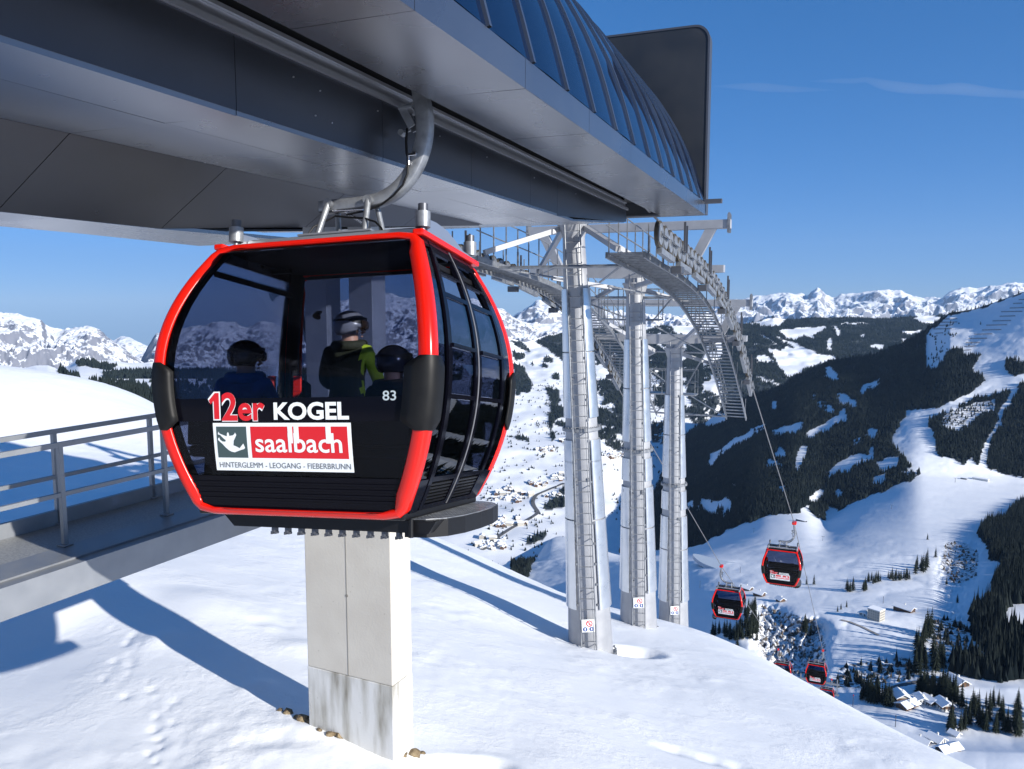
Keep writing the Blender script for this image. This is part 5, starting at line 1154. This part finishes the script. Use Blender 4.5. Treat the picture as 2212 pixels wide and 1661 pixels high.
    for t in np.linspace(-.95, .95, 15): rows.append([HM @ Vector((math.sin(t)*rx*s_, math.cos(t)*ry*s_+.004, z_*k)) for s_, z_ in ((.98,.0),(1.07,.012),(1.07,.065),(.98,.078))])
    g.grid(rows); g.build('goggles', M['lens'], root)
    return root
pass_ = [person('person in a blue jacket and black ski helmet sitting in the red cabin', (-.74,-.50,-.585), .25, -.9, M['blue_jacket'], M['helmet_black'], True, 1.02),
         person('person in a grey ski helmet and lime jacket with its shade painted dark olive, standing in the cabin', (-.10,.17,-.245), .10, -1.15, M['lime_jacket_shade'], M['helmet_grey'], False, 1.0, M['lime_jacket']),  # one lime jacket: torso painted as shaded, right sleeve as sunlit
         person('person in black with a dark ski helmet, sitting beside the cabin door', (.66,-.50,-.655), -.2, -.5, M['dark_jacket'], M['helmet_dark'], True, 1.0)]
CM_ = Matrix.Translation(Vector(CC)) @ cabin_rot(*CYPR)
for o in pass_:
    bpy.context.view_layer.update(); o.matrix_world = CM_ @ o.matrix_world
HERO = CM_
# ---- the cabins out on the rope: level, smaller in the distance
GL = Vector((.66, 0, 2.86))
def far_cabin(label, px, py, d, yaw, pitch=0.0):
    """px,py: where the cabin's centre shows; d: distance"""
    c = copy_tree(cabin, None, ('cabin_number',)); p = at(px, py, d); c.location = p; c.rotation_euler = (pitch, 0, yaw); c['label'] = label; c['group'] = 'gondola cabins out on the rope'; return c
RY = -LA
fc = [far_cabin('red gondola cabin on the right rope, largest of those hanging far below the station', 1690, 1218, 53.5, RY),
      far_cabin('red gondola cabin on the left rope, in front of the dark stand of trees', 1574, 1298, 66.0, RY+math.pi),
      far_cabin('small red gondola cabin right above the half hidden far lift tower', 1763, 1451, 99.0, RY),
      far_cabin('small red gondola cabin on the left rope, lower half hidden by the snow edge', 1690, 1447, 112.0, RY+math.pi),
      far_cabin('smallest red gondola cabin, just showing over the snow edge on the right rope', 1786, 1500, 140.0, RY)]
bpy.context.view_layer.update()
g0 = [Matrix.Translation(c.location) @ c.rotation_euler.to_matrix().to_4x4() @ GL for c in fc]
bpy.data.objects.remove(grip) if False else None
# ropes
def rope(name, pts, label, r=.026):
    mb = MB(); mb.tube(pts, r, 8); tag(mb.build(name, M['cable']), label, 'rope')
rpts = [lp(s, 0, -.03) for s in np.linspace(-3, 18.9, 24)]+[g0[0], g0[2], g0[4], g0[4]+(g0[4]-g0[2])*1.6]
lpts = [lp(s, -GAUGE, -.60) for s in np.linspace(-3, 18.9, 24)]+[g0[1], g0[3], g0[3]+(g0[3]-g0[1])*1.4]
rope('haul_rope', rpts, 'steel rope running down to the right-hand cabins'); rope('haul_rope', lpts, 'steel rope running down to the left-hand cabins behind the towers')
# place the near cabin
cabin.location = CC; cabin.rotation_euler = HERO.to_euler()
for o in (numo,): pass
# lift tower far down the line, head just above the snow edge
tb = at(1766, 1540, 150.); T = empty('lift_tower', tuple(tb), 'far grey lift tower with crossarm below the small red cabins', 'lift tower'); To = tuple(tb)
m_ = MB(); m_.tube([tb+np.array([0,0,-18]), tb+np.array([0,0,5])], [.8,.5], 16); m_.build('column', M['tower'], T, origin=To)
m_ = MB()
for z in (4.2, 6.2): m_.bar(Vector(tb)+Vector(LN)*(-3.6)+Vector((0,0,z)), Vector(tb)+Vector(LN)*3.6+Vector((0,0,z)), .3, .35)
for s_ in (-3.2,-1.2,1.2,3.2): m_.bar(Vector(tb)+Vector(LN)*s_+Vector((0,0,4.2)), Vector(tb)+Vector(LN)*s_+Vector((0,0,7.2)), .2, .2)
m_.build('crossarm', M['galv'], T, origin=To)
m_ = MB()
for s_ in (-2.9, 2.9):
    for k in range(6): c_ = Vector(tb)+Vector(LN)*s_+Vector(LU)*(k-2.5)*.7+Vector((0,0,4.6-.3*(k-2.5))); m_.cyl(c_-Vector(LN)*.06, c_+Vector(LN)*.06, .27, n=12)
m_.build('sheaves', M['wheel_rubber'], T, origin=To)

# ================================================================== trees, houses and fences on the slope across the gully
def fir_proto(seed, tiers=9):
    """a spruce one unit tall: trunk, and a crown of drooping jagged whorls"""
    r = random.Random(seed); c = MB()
    for t in range(tiers):
        f = t/(tiers-1); z = .10+.80*f**.92; R = (.185*(1-f)**.85+.018)*r.uniform(.85,1.12); dz = .11*(1-.45*f); n = 9; ph = r.random()*6
        pts = [(0,0,z+dz)]
        for k in range(2*n):
            a = ph+math.pi*k/n; q = R*(r.uniform(.85,1.15) if k % 2 == 0 else r.uniform(.38,.6)); pts.append((q*math.cos(a), q*math.sin(a), z-(.045*r.uniform(.6,1.4) if k % 2 == 0 else -.012)))
        c.add(pts, [(0, 1+k, 1+(k+1) % (2*n)) for k in range(2*n)])
    c.tube([(0,0,.88),(0,0,1.0)], [.012,.001], 5)
    t_ = MB(); t_.tube([(0,0,-.05),(0,0,.3),(0,0,.9)], [.016,.012,.003], 6, cap=False)
    return c, t_
FIRS = []
for sd in range(5):
    c, t_ = fir_proto(sd+3); root = empty('spruce', (0,0,-3000), None, 'tree'); t_.build('trunk', M['bark'], root); c.build('crown', M['fir_near'], root, fixn=False); FIRS.append(root)
used_f = set(); rf = random.Random(21)
def plant(P, h, label, group):
    k = rf.randrange(5); o = FIRS[k] if k not in used_f else copy_tree(FIRS[k]); used_f.add(k)
    o.location = (P[0], P[1], P[2]-.3); w_ = h*rf.uniform(.75,1.1); o.scale = (w_, w_, h); o.rotation_euler = (0,0,rf.random()*6.28); o['label'] = label; o['group'] = group
STD = [(STANDS[0],16,24,'tall dark spruce in the narrow stand above the brown scrub slope'),(STANDS[1],8,26,'dark spruce beside the bare brown gash in the slope'),(STANDS[2],10,24,'dark spruce in the clump at the foot of the brown slope'),
 (STANDS[3],16,15,'short spruce in the curved row on the snowy knoll'),(STANDS[4],18,14,'short spruce in the straight row above the long inn'),(STANDS[5],9,26,'tall spruce in the pointed group standing on open snow'),(STANDS[6],4,20,'spruce in the little group of four on open snow'),
 (STANDS[7],74,17,'spruce in the dark stand below the left red cabin'),(STANDS[8],5,22,'spruce in the small clump at the head of the ravine'),(STANDS[9],30,19,'spruce in the stand at the near edge of the hamlet'),(STANDS[10],42,20,'spruce in the dark row behind the hamlet'),(STANDS[11],64,20,'spruce in the big wood at the lower right edge')]
def stand_pts(poly, n, seed):
    r = np.random.default_rng(seed); P = np.array(poly); lo, hi = P.min(0), P.max(0); out = []
    while len(out) < n:
        q = lo+(hi-lo)*r.random(2)
        if inpoly(np.array([q[0]]), np.array([q[1]]), poly)[0] and all(abs(q[0]-o[0])+abs(q[1]-o[1])*1.4 > 2.6 for o in out[-40:]) or r.random() < .002: out.append(q)
    return out
for i, (poly, n, h, lab) in enumerate(STD):
    for q in stand_pts(poly, n, 100+i): plant(L1.P(q[0], q[1]), h*rf.uniform(.7,1.15), lab, lab.split(' in the ')[-1] if ' in the ' in lab else lab)
for (x, y, h, lab) in [(1690,1282,24,'single broad spruce standing beside the hamlet'),(730,518,13,'left of two lone spruces beside the right red cabin'),(775,518,15,'right of two lone spruces beside the right red cabin'),(1530,350,17,'lone spruce on the snow above the ravine edge'),(1598,518,12,'lone spruce on the bare snow slope right of the row'),(1665,632,12,'lone spruce at the lip of the shaded slope'),(1480,240,13,'slim lone spruce high on the open snow'),(978,658,9,'rightmost of three tiny spruces by the path'),(943,672,8,'middle one of three tiny spruces by the path'),(922,686,8,'leftmost of three tiny spruces by the path'),(300,910,16,'dark spruce rising just over the near snow edge')]:
    (px, py), = Z5([(x, y)]); plant(L1.P(px, py), h, lab, None) if False else None
    o = copy_tree(FIRS[rf.randrange(5)]); P = L1.P(px, py); o.location = (P[0], P[1], P[2]-.3); o.scale = (h*.95, h*.95, h); o['label'] = lab
    if 'group' in o.keys(): del o['group']
def near_forest(px, py):
    r = np.zeros(px.shape, bool)
    for p in FOR1: r |= inpoly(px, py, p)
    return r & (px < 2560)
tree_mass('dark_spruce_wood', L1.scatter(near_forest, 1/26., 31), 21, 3.0, M['fir'], 'tall dark spruce wood in shade along the right edge', 33, tiers=4, n=7)
thick = lambda x, y: inpoly(x, y, P_SCRUB[1]) & (fbm(x/7., y/6., 2, 15) > .56)
tree_mass('thicket_spruces', np.concatenate([L1.scatter(thick, 1/34., 36), L1.scatter(lambda x, y: inpoly(x, y, P_SCRUB[2]) & (fbm(x/9., y/8., 2, 19) > .52), 1/40., 37)]), 11, 2.0, M['fir'], 'young spruces in the thicket above the hamlet road', 35, tiers=3, n=6)

# ---- houses
M['wall_cream'] = mat('cream_render', (.50,.47,.41), .9); M['wall_wood'] = mat('dark_wood', (.12,.065,.035), .85); M['wall_white'] = mat('white_render', (.66,.65,.62), .9); M['pane'] = mat('window_pane', (.04,.05,.06), .2)
M['roof_snow'] = mat('roof_snow', (.85,.87,.90), .6)
def house(P, yaw, w_, l_, h, rh, wall, upper, label, cat='house', name='house', nwin=3, flat=False, storeys=2, group=None, chimney=True):
    root = empty(name, (P[0], P[1], P[2]), label, cat, group, (0,0,yaw)); q = MB()
    if flat: q.box((-w_/2,-l_/2,-2),(w_/2,l_/2,h)); q.build('wall', wall, root); r = MB(); r.cbox((-w_/2-.3,-l_/2-.3,h+.01),(w_/2+.3,l_/2+.3,h+.6), .15); ro = r.build('roof', M['roof_snow'], root)
    else:
        q.prism([(-w_/2,-2),(w_/2,-2),(w_/2,h),(0,h+rh),(-w_/2,h)], 1, -l_/2, l_/2); q.build('wall', wall, root)
        if upper is not None: u = MB(); u.box((-w_/2-.25,-l_/2-.25,h*.5),(w_/2+.25,l_/2+.25,h*.96)); u.build('upper_storey', upper, root)
        r = MB(); o = 1.3; e = rh/(w_/2)
        for s in (-1, 1): r.add([(0,y,h+rh+z) for y in (-l_/2-o, l_/2+o) for z in (.1,.7)]+[(s*(w_/2+o),y,h-e*o+z) for y in (-l_/2-o, l_/2+o) for z in (.1,.7)], [(0,1,5,4),(2,6,7,3),(1,3,7,5),(0,4,6,2),(4,5,7,6)])
        ro = r.build('roof', M['roof_snow'], root)
        if chimney: c = MB(); c.box((w_*.12,-.5,h+rh*.5),(w_*.12+1.0,.5,h+rh+1.6)); c.build('chimney', M['wall_white'], ro)
    for st in range(storeys):
        z = 1.0+st*(h-1.0)/storeys
        for k in range(nwin):
            t = (k+.5)/nwin-.5
            for s in (-1, 1):
                m_ = MB(); yy = s*(l_/2+(.26 if upper is not None and z > h*.45 else .02)); m_.box((t*w_*.9-.5, min(yy,yy+s*.05), z),(t*w_*.9+.5, max(yy,yy+s*.05), z+1.3)); m_.build('window', M['pane'], root)
                m_ = MB(); xx = s*(w_/2+(.26 if upper is not None and z > h*.45 else .02)); m_.box((min(xx,xx+s*.05), t*l_*.9-.5, z),(max(xx,xx+s*.05), t*l_*.9+.5, z+1.3)); m_.build('window', M['pane'], root)
    return root
def HP(px, py): return L1.P(px, py)
V = R_(-30)
house(HP(1892,1338), V, 13, 11, 11.5, 0, M['wall_cream'], None, 'cream hotel block with flat snowy roof on the open snow', 'hotel', 'hotel', 5, True, 4)
house(HP(1868,1330), V, 9, 8, 3.2, 1.4, M['wall_white'], None, 'low snow covered annex beside the cream hotel', 'annex', 'annex', 2)
house(HP(1953,1320), R_(55), 9, 19, 4.5, 2.2, M['wall_wood'], None, 'long dark wooden inn with snowy roof above the hotel', 'inn', 'inn', 4)
house(HP(2066,1478), R_(35), 11, 15, 3.5, 3.0, M['wall_wood'], None, 'farmhouse with a broad snowy roof at the wood edge', 'farmhouse', 'farmhouse', 3)
house(HP(1945,1516), R_(20), 10, 11, 6.0, 2.6, M['wall_cream'], M['wall_wood'], 'tall chalet with cream base at the near end of the hamlet', 'chalet', 'chalet')
house(HP(1960,1527), R_(-40), 9, 15, 3.2, 2.0, M['wall_wood'], None, 'low red-brown barn in front of the tall chalet', 'barn', 'barn')
house(HP(1990,1518), R_(15), 7, 9, 4.5, 1.6, M['wall_white'], None, 'white house in the middle of the hamlet', 'house')
house(HP(2008,1521), R_(40), 8, 10, 4.2, 2.0, M['wall_white'], M['wall_wood'], 'chalet with timber upper floor in the middle of the hamlet', 'chalet', 'chalet')
house(HP(2039,1531), R_(25), 9, 11, 5.0, 2.4, M['wall_white'], M['wall_wood'], 'white and wood chalet at the far end of the hamlet', 'chalet', 'chalet')
house(HP(1985,1606), R_(60), 6, 13, 3.2, 1.8, M['wall_wood'], None, 'dark wooden shed just over the near snow edge', 'shed', 'shed')
house(HP(2022,1604), R_(50), 8, 9, 3.4, 2.2, M['wall_white'], None, 'white house with snowy roof by the near snow edge', 'house')
house(HP(2048,1622), R_(-50), 7, 15, 2.6, 1.9, M['wall_wood'], None, 'long low brown barn, lowest building at the near snow edge', 'barn', 'barn')
house(HP(2062,1590), R_(50), 4, 5, 2.6, 1.2, M['wall_white'], None, 'tiny white hut below the big wood', 'hut', 'hut', 1, False, 1)
house(HP(1612,1274), R_(60), 8, 14, 3.5, 2.2, M['wall_wood'], None, 'dark alpine hut behind the left red cabin', 'hut', 'hut')
house(HP(1640,1287), R_(60), 8, 12, 4.0, 2.2, M['wall_wood'], None, 'dark alpine hut with snowy roof between the two red cabins', 'hut', 'hut')
house(HP(1686,1299), R_(40), 7, 8, 3.2, 2.0, M['wall_wood'], None, 'small lone wooden hut below the right red cabin', 'hut', 'hut', 2, False, 1)
house(HP(1731,1126), R_(-35), 24, 9, 3.6, 0, M['dark_steel'], None, 'grey lift building with flat snowy roof by the dark forest edge', 'lift building', 'lift_building', 4, True, 1)
house(HP(2118,1037), R_(-25), 38, 11, 5.0, 0, M['wall_white'], None, 'long pale lift building at the foot of the piste', 'lift building', 'lift_building', 7, True, 1)
house(HP(2082,1035), R_(-25), 14, 8, 3.5, 0, M['dark_steel'], None, 'dark annex at the left end of the long lift building', 'annex', 'annex', 2, True, 1)
house(HP(1966,1028), R_(30), 16, 10, 4.0, 2.4, M['wall_wood'], None, 'brown chalet at the corner of the forest beside the piste', 'chalet', 'chalet')
# ---- the valley villages
VH = []
for i, (w_, l_, h, rh, wl) in enumerate([(11,14,6,3,'wall_cream'),(12,16,8,3.4,'wall_wood'),(10,12,5.5,2.8,'wall_white'),(16,22,11,4,'wall_cream')]):
    q = MB(); q.prism([(-w_/2,-3),(w_/2,-3),(w_/2,h),(0,h+rh),(-w_/2,h)], 1, -l_/2, l_/2, 0); o = 1.4; e = rh/(w_/2)
    for s in (-1, 1): q.add([(0,y,h+rh+z) for y in (-l_/2-o, l_/2+o) for z in (.1,.9)]+[(s*(w_/2+o),y,h-e*o+z) for y in (-l_/2-o, l_/2+o) for z in (.1,.9)], [(0,1,5,4),(2,6,7,3),(1,3,7,5),(0,4,6,2),(4,5,7,6)], 1)
    for k in range(4):
        for s in (-1,1):
            for z in ((1.2,),(1.2,4.0),(1.2,),(1.2,4.2,7.4))[i]: q.box((-w_*.38+k*w_*.22, min(s*(l_/2+.02),s*(l_/2+.1)), z),(-w_*.38+k*w_*.22+w_*.12, max(s*(l_/2+.02),s*(l_/2+.1)), z+1.4), 2)
    ob = q.build('village_house', [M[wl], M['roof_snow'], M['pane']]); tag(ob, None, 'house'); ob.location = (0,0,-3000); VH.append(ob)
rv = random.Random(5); first = set()
CL = [(300,1040,130,46,44,'house in the village on the sunlit flat beside the black step'),(250,1205,150,34,40,'house in the village street below the black step'),(180,1340,110,46,28,'house in the village behind the snow edge left of the towers'),(510,757,70,14,20,'house in the hamlet at the foot of the sunny slope'),(950,790,70,20,28,'house in the far village between the two nearer towers'),(1240,670,50,16,18,'house in the far village between the second and third tower'),
      (630,695,28,12,8,'house in the tiny hamlet left of the thick tower'),(470,970,60,16,14,'house at the dark wood on the valley floor'),(570,1050,60,18,12,'house at the bend of the valley road'),(600,930,50,30,14,'house beside the brown wood on the valley floor')]
for cx_, cy_, rx_, ry_, n, lab in CL:
    for _ in range(n):
        a = rv.random()*6.28; q = math.sqrt(rv.random()); (px, py), = ZA([(cx_+rx_*q*math.cos(a), cy_+ry_*q*math.sin(a))]); P = L2.P(px, py)
        k = rv.choices(range(4), (4,4,3,1))[0]
        if k in first: o = VH[k].copy(); COL.objects.link(o)
        else: o = VH[k]; first.add(k)
        o.location = P; o.rotation_euler = (0,0,rv.choice((.3,.5,1.9,2.1))+rv.uniform(-.2,.2)); o['label'] = lab; o['group'] = lab.replace('house', 'houses', 1); s_ = rv.uniform(.8,1.15); o.scale = (s_, s_, s_)
def ribbon(layer, pts, width, name, m, label, lift=.6, n=80):
    P = np.array(pts); t = np.linspace(0, len(P)-1, n); X = np.interp(t, np.arange(len(P)), P[:,0]); Y = np.interp(t, np.arange(len(P)), P[:,1]); X = smooth(X[None], 6, 1)[0]; Y = smooth(Y[None], 6, 1)[0]
    C_ = np.array([layer.P(x, y) for x, y in zip(X, Y)]); C_[:,2] += lift; T_ = np.gradient(C_, axis=0); S_ = np.stack([-T_[:,1], T_[:,0], T_[:,0]*0], 1); S_ /= np.linalg.norm(S_, axis=1)[:,None]
    mb = MB(); mb.grid([[tuple(c-s*width/2), tuple(c+s*width/2)] for c, s in zip(C_, S_)]); o = mb.build(name, m); return tag(o, label, name.replace('_', ' '), kind='structure')
M['road'] = mat('cleared_road', (.10,.10,.105), .8); M['track'] = mat('earth_track', (.30,.28,.26), .9)
ribbon(L2, ZA([(110,1390),(200,1310),(300,1245),(400,1195),(470,1150),(440,1110),(430,1080),(450,1040),(520,1010),(640,960)]), 15, 'road', M['road'], 'dark road curving through the valley', 2.0)
ribbon(L1, Z5([(940,738),(1000,752),(1080,785),(1180,835)]), 3.2, 'track', M['track'], 'narrow track across the snow below the hotel', .5)
ribbon(L1, Z5([(1230,1180),(1300,1150),(1420,1125),(1600,1105),(1690,1112)]), 5., 'road', M['road'], 'road above the hamlet', .6)
# frozen reservoir
(px, py), = Z5([(200,398)]); C_ = L1.P(px, py)
m_ = MB(); ring = [L1.P(px+62*math.cos(t), py+7*math.sin(t)) for t in np.linspace(0, 2*math.pi, 40)[:-1]]; zr = C_[2]+.4; m_.add([(p[0],p[1],zr) for p in ring]+[(p[0],p[1],zr-6) for p in ring], [tuple(range(39))]+[(i,(i+1) % 39,39+(i+1) % 39,39+i) for i in range(39)])
tag(m_.build('frozen_pond', mat('grey_ice', (.42,.48,.55), .35)), 'grey frozen pond', 'pond', kind='structure')
# ---- snow fences high on the right
for i, (x0, y, x1) in enumerate([(1225,128,1290),(1185,155,1250),(1160,187,1262),(1100,213,1250),(1090,245,1200),(1040,278,1170),(995,308,1140),(965,342,1100),(910,372,1035),(870,403,1000),(850,432,950),(840,458,920),(840,485,890),(690,265,790),(650,288,790),(640,310,750),(620,335,750),(630,365,690)]):
    (a, ya), (b2, yb2) = Z8([(x0, y+2), (x1, y-1)]); A_, B_ = L1.P(a, ya), L1.P(b2, yb2); n = max(4, int(np.linalg.norm(B_-A_)/6)); m_ = MB(); pts = [L1.P(a+(b2-a)*k/n, ya+(yb2-ya)*k/n) for k in range(n+1)]
    for p, q in zip(pts[:-1], pts[1:]):
        for z in (.9,1.8,2.7,3.6): m_.bar(Vector(p)+Vector((0,0,z)), Vector(q)+Vector((0,0,z)), .25, .5)
    for p in pts: m_.bar(Vector(p)+Vector((0,0,-1)), Vector(p)+Vector((0,0,4.2)), .3)
    tag(m_.build('snow_fence', M['wall_wood'], origin=tuple(pts[0])), 'dark avalanche fence in the rows across the shaded snow slope', 'snow fence', 'avalanche fences on the upper slope')
# ---- drag lift pylons and marker poles on the piste
for i, (x, y, h, lab) in enumerate([(402,195,9,'lift pylon on the hump below the forest edge'),(830,248,9,'lift pylon on the snow right of the large far cabin'),(1257,48,9,'lift pylon on the smooth slope high above the spruces'),(318,445,8,'slim mast beside the frozen pond'),(68,540,9,'slim lift pylon at the left edge of the far slope'),(1017,1275,9,'orange marked pole near the near snow edge'),(1281,1400,8,'dark snow lance on the slope below the hamlet'),(1205,635,7,'bare mast above the hotel')]):
    (px, py), = Z5([(x, y)]); P = L1.P(px, py); m_ = MB(); m_.tube([(0,0,-1),(0,0,h)], [.28,.2], 8)
    o = empty('lift_pylon', tuple(P), lab, 'pylon'); m_.build('mast', M['dark_steel'], o)
    if i < 3: m_ = MB(); m_.bar((-3,0,h-.3),(3,0,h-.3), .3, .35); m_.bar((-2.8,0,h-.2),(-2.8,0,h+.5), .3); m_.bar((2.8,0,h-.2),(2.8,0,h+.5), .3); m_.build('crossbar', M['dark_steel'], o)
    else: m_ = MB(); m_.cyl((0,0,h+.01),(0,0,h+.9), .35, n=8); m_.build('head', M['sign_red'] if i == 5 else M['dark_steel'], o)
(px, py), = Z8([(775,1418)]); P = L1.P(px, py); o = empty('lift_pylon', tuple(P), 'lift pylon in front of the long pale lift building', 'pylon'); m_ = MB(); m_.tube([(0,0,-1),(0,0,12)], [.5,.35], 8); m_.build('mast', M['dark_steel'], o); m_ = MB(); m_.bar((-4,0,11.7),(4,0,11.7), .5, .5); m_.build('crossbar', M['dark_steel'], o)
# ---- thin contrail, high and far
vm = bpy.data.materials.new('contrail_ice'); vm.use_nodes = True; vm.node_tree.nodes.clear(); vo_ = vm.node_tree.nodes.new('ShaderNodeOutputMaterial'); vs_ = vm.node_tree.nodes.new('ShaderNodeVolumeScatter'); vs_.inputs['Density'].default_value = .0004; vs_.inputs['Anisotropy'].default_value = .2; vm.node_tree.links.new(vs_.outputs[0], vo_.inputs['Volume'])
zk = lambda p: zt(2250,100,.46112,p)
for pts, rr_, lab in (([(60,380),(270,381),(400,388),(620,402),(900,407)], [10,60,75,55,8], 'faint lower contrail in the blue sky'),([(730,346),(930,341),(1050,346),(1120,328),(1220,370),(1400,395),(1600,406),(1750,391),(1930,420),(2140,435),(2300,440),(2600,452)], [10,45,45,40,85,95,70,110,85,60,80,70], 'long thin contrail in the blue sky')):
    Q_ = zk(pts); D_ = 26000.; PT = np.array([np.r_[at(x, y, D_), r*2.0] for (x, y), r in zip(Q_, rr_)]); PT = subd(PT, 60); m_ = MB(); m_.tube([tuple(p[:3]) for p in PT], [float(p[3]) for p in PT], 10); tag(m_.build('contrail', vm), lab, 'contrail')

# ================================================================== blue air over the far distance
hz = MB(); hz.box((-34000,-34000,-1901),(34000,36000,2400)); hm_ = bpy.data.materials.new('air'); hm_.use_nodes = True; t_ = hm_.node_tree; t_.nodes.clear()
o_ = t_.nodes.new('ShaderNodeOutputMaterial'); v_ = t_.nodes.new('ShaderNodeVolumePrincipled'); v_.inputs['Color'].default_value = (.42,.66,1.0,1); v_.inputs['Density'].default_value = 1.6e-5; v_.inputs['Anisotropy'].default_value = .1
t_.links.new(v_.outputs[0], o_.inputs['Volume']); tag(hz.build('haze', hm_), 'thin blue air', 'haze', kind='stuff')
